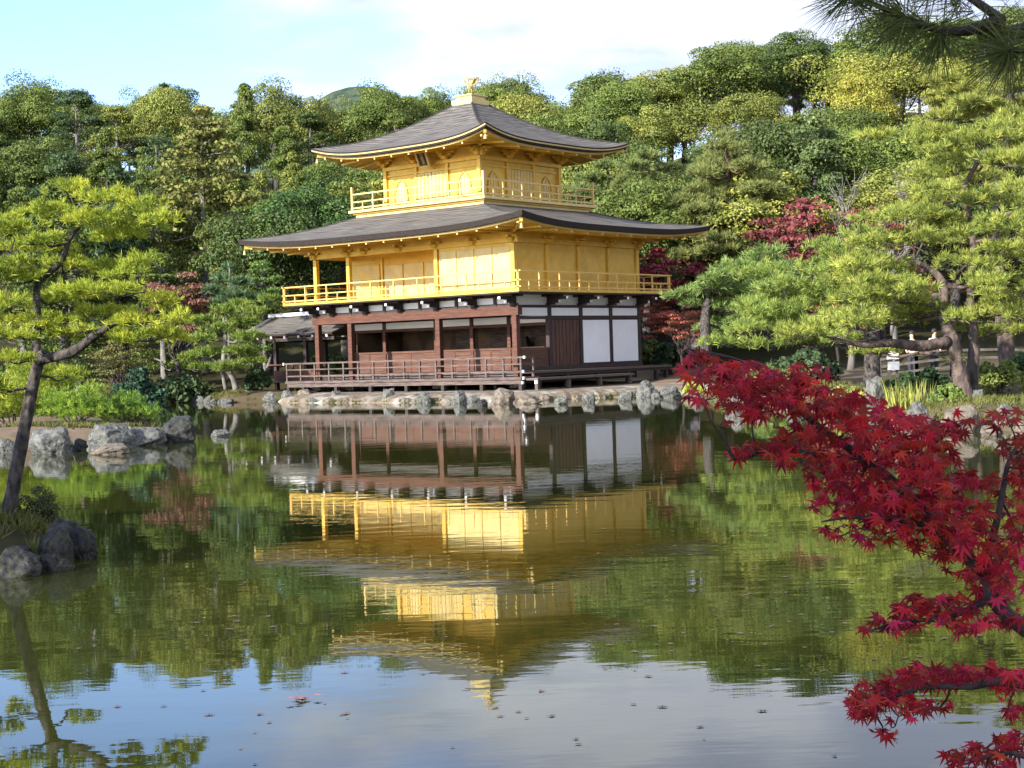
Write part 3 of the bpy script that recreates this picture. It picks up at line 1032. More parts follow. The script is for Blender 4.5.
part('upper_wall', 'gold', MB().box(PCX - S3 + .04, PCX + S3 - .04, PCY - S3 + .04, PCY + S3 - .04, 8.55, 10.98))
M['gold_dim'] = noise_mat('gold_lattice', (0.62, 0.45, 0.16), (0.72, 0.55, 0.22), 9, 0.5, metallic=0.2)
for face in 'sewn':
    for s in bays[1:3]:
        part('column', 'gold', fbox(face, s - .07, s + .07, -.03, .05, 8.553, 10.3))
    part('wall_rail', 'gold', fbox(face, -2.7, 2.7, .0, .03, 10.02, 10.10))
    for s in (-1.88, 1.88):
        # bell-shaped window: pointed arch outline, recessed pane
        w, h = .38, 1.0
        prof = [(-w, 0), (-w * .96, h * .45), (-w * .80, h * .72), (-w * .42, h * .93), (0, h * 1.04), (w * .42, h * .93), (w * .80, h * .72), (w * .96, h * .45), (w, 0)]
        fr = MB()
        outp = [face_pt(face, s + a * 1.0, .0) + (8.80 + b,) for a, b in prof]
        for a, b in zip(outp, outp[1:] + outp[:1]):
            fr.bar(a, b, .055, .055)
        wf = part('window', 'gold', fr)
        pm = MB()
        pm.add([face_pt(face, s + a * .97, -.028) + (8.80 + b * .97,) for a, b in prof], [tuple(range(len(prof)))])
        part('pane', 'gold_dim', pm, wf)
        lm = MB()
        for k in (-.18, 0, .18):
            p0, p1 = face_pt(face, s + k, -.012), face_pt(face, s + k, -.012)
            lm.bar(p0 + (8.82,), p1 + (8.80 + h * (.95 - abs(k) * .8),), .022, .022)
        part('lattice', 'gold_pale_lit', lm, wf)
    for s0 in (-.86, .02):
        dd = part('lattice_door', 'gold_pale_lit', fbox(face, s0, s0 + .84, -.035, .015, 8.6, 10.0))
        lm = MB()
        for k in range(1, 4):
            bb = fbox(face, s0 + k * .21 - .018, s0 + k * .21 + .018, .017, .035, 8.64, 9.96)
            lm.add(bb.v, bb.f)
        for z in (8.95, 9.45, 9.75):
            bb = fbox(face, s0 + .03, s0 + .81, .018, .03, z, z + .03)
            lm.add(bb.v, bb.f)
        part('lattice', 'gold', lm, dd)
for sx in (-1, 1):
    for sy in (-1, 1):
        part('column', 'gold', b1(PCX + sx * S3 - .09, PCX + sx * S3 + .09, PCY + sy * S3 - .09, PCY + sy * S3 + .09, 8.552, 10.3))
part('eave_beam', 'gold', MB().box(PCX - S3 - .11, PCX + S3 + .11, PCY - S3 - .11, PCY + S3 + .11, 10.305, 10.46))
for face in 'se':
    for s in bays:
        x, y = face_pt(face, s, .13)
        part('bracket', 'gold', MB().frustum(x, y, .09, .09, 10.47, .16, .16, 10.6).box(x - .36, x + .36, y - .07, y + .07, 10.602, 10.71).box(x - .07, x + .07, y - .36, y + .36, 10.608, 10.705).box(x - .55, x + .55, y - .06, y + .06, 10.713, 10.80).box(x - .06, x + .06, y - .55, y + .55, 10.718, 10.795))
roof('upper_roof', PCX, PCY, 5.1, 5.1, 0.50, 0.50, 10.95, 13.32, 0.46, 0.20, 0.55, S3 + .06, S3 + .06, 10.97, 1.0, .10, 18, strip=.065)
fb = part('finial_base', 'gold_pale_lit', MB().box(PCX - .62, PCX + .62, PCY - .62, PCY + .62, 13.20, 13.44).box(PCX - .47, PCX + .47, PCY - .47, PCY + .47, 13.443, 13.62).box(PCX - .54, PCX + .54, PCY - .54, PCY + .54, 13.623, 13.68))

# name board under the upper eave, tilted forward
nb_ = bpy.data.objects.new('name_board', None)
COL.objects.link(nb_)
nb_.parent = pav
bx, by = face_pt('s', 0.0, .55)
brd = MB().box(-.05, .05, -.30, .30, -.36, .36)
bo_ = brd.build('name_board_panel', M['dark_wood'], None)
bpy.data.objects.remove(nb_)
bo_.name = 'name_board'
bo_.parent = pav
bo_.location = (bx, by, 10.55)
bo_.scale = (.8, .8, .8)
bo_.rotation_euler = (0, R(-24), 0)
bo_['label'] = 'tilted board with three characters'
part('frame', 'gold_pale_lit', MB().box(-.09, .03, -.42, -.303, -.46, .46).box(-.09, .03, .303, .42, -.46, .46).box(-.085, .03, -.30, .30, .363, .45).box(-.085, .03, -.30, .30, -.45, -.363), bo_)
tcv = bpy.data.curves.new('characters', 'FONT')
tcv.body = '\u7a76\n\u7adf\n\u9802'
tcv.size, tcv.align_x, tcv.align_y, tcv.space_line, tcv.extrude = 0.25, 'CENTER', 'CENTER', 0.78, 0.004
to = bpy.data.objects.new('characters', tcv)
COL.objects.link(to)
tcv.materials.append(M['gold_pale_lit'])
to.parent = bo_
to.location = (-.056, 0, 0)
to.rotation_euler = (R(90), 0, R(-90))
bpy.context.view_layer.update()
tme = bpy.data.meshes.new_from_object(to.evaluated_get(bpy.context.evaluated_depsgraph_get()))
tmw = to.location.copy(), to.rotation_euler.copy()
bpy.data.objects.remove(to)
to = link_mesh('characters', tme, None, bo_)
to.location, to.rotation_euler = tmw

# fishing pavilion roof on the west side
sx_, y0_, y1_, zr, zev, hw = 2.9, 11.86, 18.0, 4.0, 3.13, 1.9
V, F_, UV = [], [], []
for sd in (-1, 1):
    b = len(V)
    for j in range(9):
        tj = j / 8
        for i in range(13):
            ti = i / 12
            y = y0_ + (y1_ - y0_) * ti
            V.append((sx_ + sd * hw * (1 - tj), y + .12 * ti * (1 - tj), zev + (zr - zev) * (0.45 * tj ** 1.8 + .55 * tj) + .10 * (ti ** 4) * (1 - tj)))
            UV.append((y, tj * 14))
    for j in range(8):
        for i in range(12):
            a = b + j * 13 + i
            q = (a, a + 1, a + 14, a + 13)
            F_.append(q if sd == 1 else q[::-1])
me_ = bpy.data.meshes.new('annex_roof')
me_.from_pydata(V, [], F_)
ul = me_.uv_layers.new(name='UVMap')
li = np.zeros(len(me_.loops), dtype=np.int32)
me_.loops.foreach_get('vertex_index', li)
ul.data.foreach_set('uv', np.array(UV, dtype=np.float32)[li].ravel())
me_.update()
ar = link_mesh('annex_roof', me_, M['shingle'], pav)
so = ar.modifiers.new('solid', 'SOLIDIFY')
so.thickness, so.offset = 0.09, -1
part('ridge_cap', 'plaster', b1(sx_ - .16, sx_ + .16, y0_, y1_ + .16, 4.03, 4.20), ar, bevel=.02)
part('soffit', 'brown_wood', MB().add([(sx_ - hw + .08, y0_, 3.0), (sx_ - hw + .08, y1_ - .1, 3.02), (sx_, y1_ - .1, 3.75), (sx_, y0_, 3.75), (sx_ + hw - .08, y0_, 3.0), (sx_ + hw - .08, y1_ - .1, 3.02)], [(0, 1, 2, 3), (3, 2, 5, 4)]), ar)
part('bargeboard', 'white', MB().bar((sx_ - hw, y1_ + .16, 3.16), (sx_, y1_ + .05, 3.98), .05, .16).bar((sx_ + hw, y1_ + .16, 3.16), (sx_, y1_ + .05, 3.98), .05, .16), ar)
for k in range(6):
    y = 12.2 + k * .96
    rr = part('rafter', 'brown_wood', MB().bar((sx_ - hw + .04, y, 2.99), (sx_ - .2, y, 3.60), .08, .09), ar)
    part('end_cap', 'white', MB().bar((sx_ - hw - .02, y, 2.97), (sx_ - hw + .037, y, 2.988), .11, .11), rr)
for x, y in ((1.25, 16.0), (4.55, 16.0), (1.25, 13.9), (4.55, 13.9)):
    part('annex_post', 'dark_wood', b1(x - .09, x + .09, y - .09, y + .09, -.35, 3.25))
part('annex_beam', 'dark_wood', MB().bar((1.25, 11.9, 2.86), (1.25, 16.4, 2.86), .13, .16).bar((4.55, 11.9, 2.86), (4.55, 16.4, 2.86), .13, .16).bar((1.1, 16.0, 2.80), (4.7, 16.0, 2.80), .13, .14))
part('annex_floor', 'deck_wood', b1(1.0, 4.8, 12.83, 16.3, .80, .90))
ap = part('annex_rail', 'brown_wood', MB().box(1.0, 1.06, 12.85, 15.9, 0.905, 1.38).bar((1.03, 12.85, 1.66), (1.03, 16.3, 1.66), .06, .06))
for y in (13.1, 14.6):
    part('post', 'brown_wood', b1(.99, 1.065, y - .04, y + .04, 1.383, 1.63), ap)
part('prop', 'bark_grey', MB().tube([(.55, 16.9, -.2), (1.16, 16.2, 2.2)], [.07, .06], 8))

# phoenix ------------------------------------------------------------------------
pc = Matrix.Translation((CX0, CY0, 0)) @ Matrix.Rotation(ROT, 4, 'Z') @ Vector((PCX, PCY, 13.683))
ph = empty('phoenix_statue', pc, ROT)
tag(ph, 'gilded phoenix with raised tail standing on the roof peak', 'statue')


def pp(name, mb, smooth=True, parent=ph):
    return mb.build(name, M['gold_pale_lit'], parent, smooth)


pp('pedestal', MB().tube([(0, 0, 0), (0, 0, .05), (0, 0, .10)], [.16, .15, .07], 12), False)
body = pp('body', MB().tube(smooth_path([(.20, 0, .40), (.10, 0, .38), (-.04, 0, .40), (-.13, 0, .50), (-.15, 0, .66), (-.14, 0, .76), (-.20, 0, .80), (-.27, 0, .78)], 4),
                            [.02, .05, .075, .09, .105, .115, .12, .12, .11, .10, .085, .07, .058, .05, .045, .042, .042, .045, .05, .052, .05, .045, .035, .026, .02, .015, .012, .010, .006], 10))
pp('crest', MB().tube([(-.18, 0, .82), (-.13, 0, .92), (-.08, 0, .93)], [.02, .025, .006], 6), parent=body)
for sy in (-1, 1):
    pp('leg', MB().tube([(-.02, sy * .06, .42), (.01, sy * .07, .26), (-.01, sy * .07, .10)], [.035, .018, .018], 8))
    w_ = MB()
    for k in range(6):
        a = R(20 + k * 17)
        L = .40 - .02 * k
        w_.bar((-.02, sy * .09, .44), (-.02 + .35 * math.cos(a) * .55, sy * (.10 + .30 * math.sin(R(55))), .46 + L * math.sin(a) * .9), .07, .015)
    pp('wing', w_, False)
tl = MB()
for k in range(7):
    yy = (k - 3) * .055
    tl.tube(smooth_path([(.12, yy * .4, .42), (.26, yy * .9, .56), (.30, yy * 1.5, .76), (.20 - abs(yy) * .3, yy * 2.1, .93 - abs(yy) * .5)], 4), [.028] * 12 + [.008], 5)
pp('tail', tl)

# ------------------------------------------------------------------ foliage builders
def unit(a):
    return a / np.maximum(np.linalg.norm(a, axis=1, keepdims=True), 1e-9)


def leaf_cloud(rng, C, Rd, n_per, size, jitter=0.55, low=0.35, inner=0.72, ratio=0.62):
    """diamond leaf faces over many small lobes; C (N,3) centres, Rd (N,3) radii."""
    C, Rd = np.asarray(C, float), np.asarray(Rd, float)
    n = len(C) * n_per
    d = unit(rng.normal(size=(n, 3)))
    flip = (d[:, 2] < 0) & (rng.random(n) > low)
    d[flip, 2] *= -1
    cc, rr = np.repeat(C, n_per, 0), np.repeat(Rd, n_per, 0)
    pos = cc + d * rr * rng.uniform(inner, 1.06, (n, 1))
    nr = unit(d / np.maximum(rr, .05) * rr.mean(1, keepdims=True) + jitter * rng.normal(size=(n, 3)))
    t1 = unit(np.cross(nr, rng.normal(size=(n, 3))))
    t2 = np.cross(nr, t1)
    s = size * rng.uniform(0.6, 1.35, (n, 1))
    V = np.stack([pos + t1 * s, pos + t2 * s * ratio, pos - t1 * s, pos - t2 * s * ratio], 1).reshape(-1, 3)
    return V, np.arange(4 * n).reshape(n, 4)


def needle_tufts(rng, P, Dn, n, L, W, spread=0.75):
    """each tuft: n thin triangles fanning out of P[k] around direction Dn[k]."""
    P, Dn = np.repeat(np.asarray(P, float), n, 0), np.repeat(np.asarray(Dn, float), n, 0)
    N = len(P)
    d = unit(Dn + spread * rng.normal(size=(N, 3)))
    l = L * rng.uniform(0.65, 1.15, (N, 1))
    s = unit(np.cross(d, rng.normal(size=(N, 3)))) * W / 2
    b = P + d * l * 0.08
    V = np.stack([b - s, b + s, b + s * .7 + d * l * .6, b + d * l, b - s * .7 + d * l * .6], 1).reshape(-1, 3)
    return V, np.arange(5 * N).reshape(N, 5)


def pad_tufts(rng, pads, dens, L):
    """tuft positions and directions for flat pine pads: (centre, rx, ry, rz)."""
    Ps, Ds = [], []
    for c, rx, ry, rz in pads:
        n = max(6, int(dens * rx * ry))
        a = rng.uniform(0, 2 * math.pi, n)
        r = np.sqrt(rng.uniform(0, 1, n))
        lump = 0.75 + 0.25 * np.sin(a * 3 + rng.uniform(0, 6)) * r
        x, y = np.cos(a) * r * rx * lump, np.sin(a) * r * ry * lump
        h = rz * np.sqrt(np.maximum(0, 1 - r * r)) * rng.uniform(-0.35, 1.0, n)
        h += rz * .55 * np.sin(x / max(rx, .1) * 7 + rng.uniform(0, 6)) * np.cos(y / max(ry, .1) * 6 + rng.uniform(0, 6))
        Ps.append(np.column_stack([x, y, h]) + c)
        Ds.append(unit(np.column_stack([x / rx * .8, y / ry * .8, np.full(n, .75)])))
    return np.concatenate(Ps), np.concatenate(Ds)


def limb(mb, rng, a, b, r0, r1, seg=6, sag=0.12, wig=0.10, n=5):
    a, b = np.asarray(a, float), np.asarray(b, float)
    L = np.linalg.norm(b - a)
    pts = []
    for k in range(n + 1):
        t_ = k / n
        p = a + (b - a) * t_
        p = p + rng.normal(size=3) * wig * L * (math.sin(math.pi * t_)) * .6
        p[2] -= sag * L * math.sin(math.pi * t_) * .6
        pts.append(p)
    pts = smooth_path(pts, 3)
    m_ = len(pts)
    mb.tube(pts, [r0 + (r1 - r0) * k / (m_ - 1) for k in range(m_)], seg, True, 0.08, rng)
    return pts


def set_col(o, c):
    o.color = (*c, 1)


# ------------------------------------------------------------------ forest prototypes (unit: about 11 m tall, base at the origin)
def proto_tree(name, seed, kind):
    rng = np.random.default_rng(seed)
    tb = MB()
    H = 11.0
    if kind == 'round':
        n = 46
        d = unit(rng.normal(size=(n, 3)))
        d[:, 2] = np.abs(d[:, 2]) * 1.1 - 0.28
        C = d * np.array([3.3, 3.3, 3.1]) * rng.uniform(.62, 1.12, (n, 1)) + (0, 0, 7.2)
        r = rng.uniform(.75, 1.5, (n, 1))
        Rd = np.concatenate([r, r, r * .8], 1)
        Cin = rng.normal(size=(14, 3)) * (1.4, 1.4, 1.6) + (0, 0, 6.6)
        V, F_ = leaf_cloud(rng, np.concatenate([C, Cin]), np.concatenate([Rd, np.full((14, 3), 1.6)]), 420, .086, .42, .22)
        tb.tube(smooth_path([(0, 0, -1.5), (.1, .05, 2), (-.1, .1, 4.5), (.1, 0, 7.5)], 3), [.34, .32, .3, .27, .25, .22, .2, .16, .12, .08], 7, True, .1, rng)
        for k in range(7):
            limb(tb, rng, (0, 0, 3.2 + .4 * k), C[k], .12, .03)
    elif kind == 'cedar':
        C, Rd = [], []
        for k in range(62):
            t_ = rng.uniform(0, 1) ** .8
            z = 2.2 + 9.2 * t_
            rad = 2.5 * (1 - t_) ** .75 + .12
            a = rng.uniform(0, 6.28)
            q = rad * rng.uniform(.5, 1.0)
            C.append((q * math.cos(a), q * math.sin(a), z - q * .15))
            s = .42 + .55 * (1 - t_)
            Rd.append((s, s, s * .75))
        V, F_ = leaf_cloud(rng, C, Rd, 340, .082, .6, .4, .3)
        tb.tube([(0, 0, -1.5), (.05, 0, 4), (0, .05, 8), (0, 0, 11.3)], [.3, .24, .14, .03], 7, True, .08, rng)
        for k in range(10):
            limb(tb, rng, (0, 0, C[k][2] + .3), C[k], .06, .02, sag=.05)
    elif kind == 'open':            # looser crown, branches show through
        C, Rd = [], []
        for k in range(58):
            t_ = rng.uniform(0, 1)
            z = 3.0 + 8.0 * t_
            rad = 3.0 * math.sin(math.pi * (0.18 + .8 * t_)) ** .8
            a = rng.uniform(0, 6.28)
            q = rad * rng.uniform(.35, 1.0)
            C.append((q * math.cos(a), q * math.sin(a), z))
            s = rng.uniform(.45, .95)
            Rd.append((s * 1.25, s * 1.25, s * .5))
        V, F_ = leaf_cloud(rng, C, Rd, 320, .085, .75, .35, .4)
        tb.tube(smooth_path([(0, 0, -1.5), (.1, 0, 4), (-.1, .1, 7.5), (.05, 0, 10.6)], 3), [.3, .28, .26, .24, .2, .17, .14, .1, .07, .03], 7, True, .08, rng)
        for k in range(22):
            limb(tb, rng, (0, 0, max(2.2, C[k][2] - .8)), C[k], .07, .02, sag=-.05)
    elif kind == 'cloud':           # layered pine pads
        pads = []
        for k in range(30):
            t_ = (k + rng.uniform(0, 1)) / 30
            z = 3.4 + 7.6 * t_
            rad = 3.1 * (1 - t_ ** 1.6) + .3
            a = k * 2.4 + rng.uniform(-.4, .4)
            q = rad * rng.uniform(.4, .95) * (1 if k < 28 else .2)
            s = rng.uniform(.8, 1.35) * (1 - .35 * t_)
            pads.append((np.array((q * math.cos(a), q * math.sin(a), z)), s, s, .36))
        P_, D_ = pad_tufts(rng, pads, 110, .3)
        V, F_ = needle_tufts(rng, P_, D_, 14, .30, .038, .75)
        tr_ = smooth_path([(0, 0, -1.5), (.3, .1, 3), (-.2, .1, 6), (.15, -.1, 8.6), (0, 0, 10.9)], 4)
        tb.tube(tr_, list(np.linspace(.3, .04, len(tr_))), 7, True, .08, rng)
        for c, rx, ry, rz in pads:
            i = min(len(tr_) - 1, max(2, int((c[2] - .6 + 1.5) / 12.4 * len(tr_))))
            limb(tb, rng, tr_[i], c, .07, .02, 5, .05)
    elif kind == 'maple':
        C, Rd = [], []
        for k in range(44):
            a, q = rng.uniform(0, 6.28), 3.0 * math.sqrt(rng.uniform(0, 1))
            z = 6.6 - .30 * q * q * .55 + rng.uniform(-2.0, .6)
            s = rng.uniform(.5, .95)
            C.append((q * math.cos(a), q * math.sin(a), max(2.0, z)))
            Rd.append((s * 1.3, s * 1.3, s * .35))
        V, F_ = leaf_cloud(rng, C, Rd, 150, .095, .8, .5, .2)
        tb.tube([(0, 0, -.8), (.15, 0, 1.4), (0, .1, 2.6)], [.2, .17, .13], 7, True, .08, rng)
        for k in range(18):
            limb(tb, rng, (0, .1, 2.4), C[k], .08, .015, 5, -.1)
    elif kind == 'bare':
        V = F_ = None

        def grow(p, d, L, r, lev):
            q = p + d * L
            limb(tb, rng, p, q, r, r * .6, 5, 0, .06, 3)
            if lev == 0:
                return
            for k in range(rng.integers(2, 5)):
                nd_ = d + rng.normal(size=3) * .5
                nd_[2] += .12
                nd_ /= np.linalg.norm(nd_)
                grow(p + d * L * rng.uniform(.6, 1.0), nd_, L * rng.uniform(.55, .8), r * .55, lev - 1)
        grow(np.array((0, 0, -.5)), np.array((0, 0, 1.0)), 3.4, .16, 4)
    root = empty(name, (0, 0, -200))
    barks = {'round': 'bark', 'cedar': 'bark', 'open': 'bark_grey', 'cloud': 'bark_red', 'maple': 'bark_maple', 'bare': 'bark_grey'}
    tb.build('trunk', M[barks[kind]], root, True)
    if V is not None:
        link_mesh('crown', np_mesh('crown', V, F_), M['needle' if kind == 'cloud' else 'leaf'], root)
    return root


PROTO = {
    'round': [proto_tree('evergreen_tree', 11, 'round'), proto_tree('evergreen_tree', 12, 'round'), proto_tree('evergreen_tree', 13, 'round'), proto_tree('evergreen_tree', 14, 'round')],
    'cedar': [proto_tree('cedar_tree', 21, 'cedar'), proto_tree('cedar_tree', 22, 'cedar')],
    'open': [proto_tree('broadleaf_tree', 31, 'open'), proto_tree('broadleaf_tree', 32, 'open')],
    'cloud': [proto_tree('pine_tree', 41, 'cloud'), proto_tree('pine_tree', 42, 'cloud')],
    'maple': [proto_tree('maple_tree', 51, 'maple'), proto_tree('maple_tree', 52, 'maple')],
    'bare': [proto_tree('bare_tree', 61, 'bare')],
}
USED = set()
rnd = random.Random(7)


def plant(kind, loc, h, w=1.0, color=(0.05, 0.08, 0.02), label=None, cat='tree', group=None, which=None):
    pr = PROTO[kind][which if which is not None else rnd.randrange(len(PROTO[kind]))]
    if pr.name not in USED:
        USED.add(pr.name)
        t_ = pr
    else:
        t_ = copy_tree(pr)
    s = h / (7.4 if kind == 'maple' else 11.0)
    t_.location = loc
    t_.scale = (s * w, s * w, s)
    t_.rotation_euler = (0, 0, rnd.uniform(0, 6.28))
    g_ = 1.3 if kind in ('round', 'open', 'cedar') else 1.1
    for c in t_.children:
        if c.name.startswith('crown'):
            set_col(c, (min(.42, color[0] * g_ * (.96 if g_ == 1.3 else 1)), min(.42, color[1] * g_), color[2] * g_ * .85))
    tag(t_, label, cat, group)
    return t_


def plant_px(kind, px, ytop, D, ybase=None, h=None, **kw):
    """tree seen with its top at (px, ytop) at distance D; stands on the ground."""
    top = at(px, ytop, D)
    gz = float(ground_z([(top[0], D)])[0])
    return plant(kind, (top[0], D, gz - .1), max(1.5, top[2] - gz) * 1.0, **kw)


DARK, MID, OLIVE, LIME, YELL, BLUE = (0.055, 0.080, 0.022), (0.095, 0.125, 0.030), (0.150, 0.165, 0.040), (0.200, 0.205, 0.045), (0.32, 0.27, 0.035), (0.050, 0.080, 0.032)

# the wooded hill: rows of trees from the foot to the skyline
hill = [(88, 6.0), (96, 6.2), (105, 6.4), (115, 6.8), (126, 7.2), (138, 7.0), (148, 6.2), (156, 6.4), (172, 5.0)]
CN = {DARK: 'dark green', MID: 'mid green', OLIVE: 'olive green', LIME: 'light yellow-green', BLUE: 'blackish green', YELL: 'golden yellow'}
for ri, (D, sp) in enumerate(hill):
    half = D * 0.352 + 5
    x = -half + rnd.uniform(0, sp)
    sp0 = sp
    while x < half:
        X = x + rnd.uniform(-1.2, 1.2)
        Y = D + rnd.uniform(-3, 3)
        px = 512 + X / Y * F_PX + 8
        sp = sp0 * (.78 if px < 620 else 1.0)
        zone = 'left of the pavilion' if px < 330 else ('behind the pavilion' if px < 620 else 'right of the pavilion')
        row = 'at the foot of the hill' if ri < 3 else ('on the hillside' if ri < 6 else 'on the skyline')
        if px < 180:
            kind = rnd.choices(['cedar', 'round', 'open'], [5, 2, 3] if ri < 5 else [.6, 6, .8])[0]
            colr = rnd.choices([DARK, MID, BLUE, OLIVE], [3, 5, 2, 2.5])[0]
        elif px < 330:
            kind = rnd.choices(['cedar', 'round', 'open'], [2.5, 3, 3.5] if ri < 5 else [.2, 6, .8])[0]
            colr = rnd.choices([DARK, MID, OLIVE], [1.5, 5, 4])[0]
        elif px < 620:
            kind = rnd.choices(['round', 'open', 'cedar'], [6, 3, .4] if ri < 5 else [6, .6, .2])[0]
            colr = rnd.choices([MID, OLIVE, DARK, LIME], [6, 4, 1.2, .8])[0]
        else:
            kind = rnd.choices(['round', 'open'], [9, 1] if ri < 6 else [1, 0])[0]
            colr = rnd.choices([MID, OLIVE, DARK, LIME], [6, 4, 1.2, .7])[0]
        gz = float(ground_z([(X, Y)])[0])
        u = X / Y * F_PX
        h = rnd.uniform(8.6, 11.6)
        if ri >= 6:
            h = (rnd.uniform(8.6, 10.0) if ri == 7 else rnd.uniform(4.8, 6.0)) if ri >= 7 else h
        k_ = rnd.uniform(.85, 1.18)
        col2 = tuple(c * k_ for c in colr)
        shp = {'cedar': 'pointed cedar', 'round': 'round-crowned evergreen', 'open': 'loose-crowned broadleaf tree'}[kind]
        lab = f"{CN[colr]} {shp} {row} {zone}"
        plant(kind, (X, Y, gz - .2), h, (rnd.uniform(.95, 1.3) * (1.1 if kind == 'round' else 1) if px > 620 else rnd.uniform(.72, 1.12)), col2, lab, 'tree', f"{shp}s {row} {zone}, {CN[colr]}")
        x += sp * (0.62 if kind == 'cedar' else 1.0) * rnd.uniform(.85, 1.2)

# trees the photograph shows singly
S = [
    ('round', 862, 64, 118, .72, (0.21, 0.20, 0.035), 'golden yellow turning tree high on the right hillside', 1),
    ('bare', 838, 96, 74, 1.0, DARK, 'leafless grey tree above the crimson maple', 0),
    ('bare', 884, 92, 73, .8, DARK, 'leafless pale-stemmed tree beside the right pines', 0),
    ('maple', 812, 188, 76, .95, (0.19, 0.050, 0.055), 'crimson maple below the leafless grey tree', 0),
    ('maple', 122, 330, 73, .8, (0.12, 0.12, 0.04), 'olive brown low tree behind the left pine branch', 1),
    ('maple', 176, 266, 76, .85, (0.17, 0.085, 0.065), 'russet pink maple on the left shore beneath the olive tree', 0),
    ('maple', 680, 300, 68, .82, (0.25, 0.085, 0.060), 'salmon red maple beside the white panels of the east wall', 0),
    ('maple', 655, 300, 82, 1.0, (0.36, 0.105, 0.075), 'salmon red maple farther back behind the east wall corner', 1),
    ('cloud', 165, 86, 146, .9, DARK, 'sparse tufted tree poking above the left skyline', 0),
    ('cloud', 790, 38, 140, .6, (0.096, 0.128, 0.048), 'thin tufted tree poking above the right skyline', 1),
    ('cedar', 60, 190, 80, 1.15, DARK, 'broad dark cedar behind the front left pine', 0),
    ('cedar', 118, 178, 84, 1.0, BLUE, 'blackish cedar between the left pine and the pale-trunked olive tree', 1),
    ('round', 262, 190, 82, 1.0, DARK, 'very dark evergreen just above the left tip of the lower roof', 0),
    ('round', 318, 172, 84, 1.05, (0.048, 0.088, 0.024), 'dark evergreen close behind the left end of the upper balcony', 1),
    ('open', 160, 255, 78, 1.1, MID, 'mid green bushy tree behind the russet maple on the left shore', 1),
    ('open', 262, 262, 77, .9, (0.112, 0.176, 0.048), 'fresh green low tree under the left roof tip of the pavilion', 1),
    ('round', 765, 112, 100, .9, (0.050, 0.070, 0.020), 'very dark evergreen between the pale pine and the narrow round-topped tree', 3),
    ('maple', 878, 215, 79, .9, (0.320, 0.072, 0.080), 'dull red maple below the leafless pale-stemmed tree', 1),
    ('maple', 668, 243, 84, 1.0, (0.21, 0.030, 0.045), 'bright crimson maple under the right tip of the lower roof', 1),
    ('maple', 835, 290, 72, .9, (0.336, 0.048, 0.056), 'small red maple between the bright right pines', 1),
]
for kind, px, yt, D, w, c, lab, wh in S:
    plant_px(kind, px, yt, D, w=w, color=c, label=lab, which=wh)


# ------------------------------------------------------------------ nearer pines built to their own shapes
def near_pine(name, label, seed, trunks, pads, D0, color, dens, ntuft, L, W, dj, bark='bark', limbs_r=.05, fill=(), leafy=None):
    """trunks: lists of (px,py,D,radius); pads: (px,py,rx_px,ry_px,dD)."""
    rng = np.random.default_rng(seed)
    base = at(*trunks[0][0][:3])
    root = empty(name, base)
    tag(root, label, 'tree')
    tb = MB()
    path = []
    for tr_ in trunks:
        pts = smooth_path([at(*q[:3]) - base for q in tr_], 5)
        rs = np.interp(np.linspace(0, 1, len(pts)), np.linspace(0, 1, len(tr_)), [q[3] for q in tr_])
        tb.tube(pts, list(rs), 12, True, .07, rng)
        path += [(p, r_) for p, r_ in zip(pts, rs)]
    PP = np.array([p for p, _ in path])
    PR = np.array([r_ for _, r_ in path])
    pads = list(pads)
    for x0, x1, y0, y1, n_, rx_, ry_ in fill:
        for _ in range(n_):
            pads.append((rng.uniform(x0, x1), rng.uniform(y0, y1), rx_ * rng.uniform(.7, 1.15), ry_ * rng.uniform(.8, 1.2)))
    pd = []
    for q in pads:
        px, py, rx, ry = q[:4]
        dd = q[4] if len(q) > 4 else rng.uniform(-dj, dj)
        D = D0 + dd
        k = D / F_PX
        c = at(px, py, D) - base
        pd.append((c, rx * k, rx * k * rng.uniform(.75, 1.0), ry * k * .82))
        # limb from the trunk, starting a little below the pad
        cost = np.hypot(PP[:, 0] - c[0], PP[:, 1] - c[1]) + np.abs(PP[:, 2] - c[2]) * 1.3 + np.maximum(0, PP[:, 2] - c[2]) * 1.8
        i = int(np.argmin(cost))
        r0 = min(PR[i] * .6, limbs_r)
        lp = limb(tb, rng, PP[i], c - (0, 0, ry * k * .4), r0, r0 * .35, 7, .04, .09, 4)
        PP = np.concatenate([PP, np.array(lp[4:])])
        PR = np.concatenate([PR, np.linspace(r0 * .8, r0 * .4, len(lp) - 4)])
        for _ in range(6):
            a, r_ = rng.uniform(0, 6.28), rng.uniform(.45, .9)
            e = c + np.array((math.cos(a) * r_ * rx * k, math.sin(a) * r_ * rx * k, rng.uniform(-.2, .3) * ry * k))
            limb(tb, rng, c - (0, 0, ry * k * .4), e, r0 * .35, r0 * .12, 4, .05, .1, 2)
    if leafy:
        V, F_ = leaf_cloud(rng, [q[0] for q in pd], [(q[1], q[2], q[3]) for q in pd], leafy[0], leafy[1], .6, .35, .35)
    else:
        P_, D_ = pad_tufts(rng, pd, dens, L)
        V, F_ = needle_tufts(rng, P_, D_, ntuft, L, W, .62)
    tb.build('trunk', M[bark], root, True)
    c = link_mesh('crown', np_mesh('crown', V, F_), M['leaf' if leafy else 'needle'], root)
    set_col(c, color)
    return root


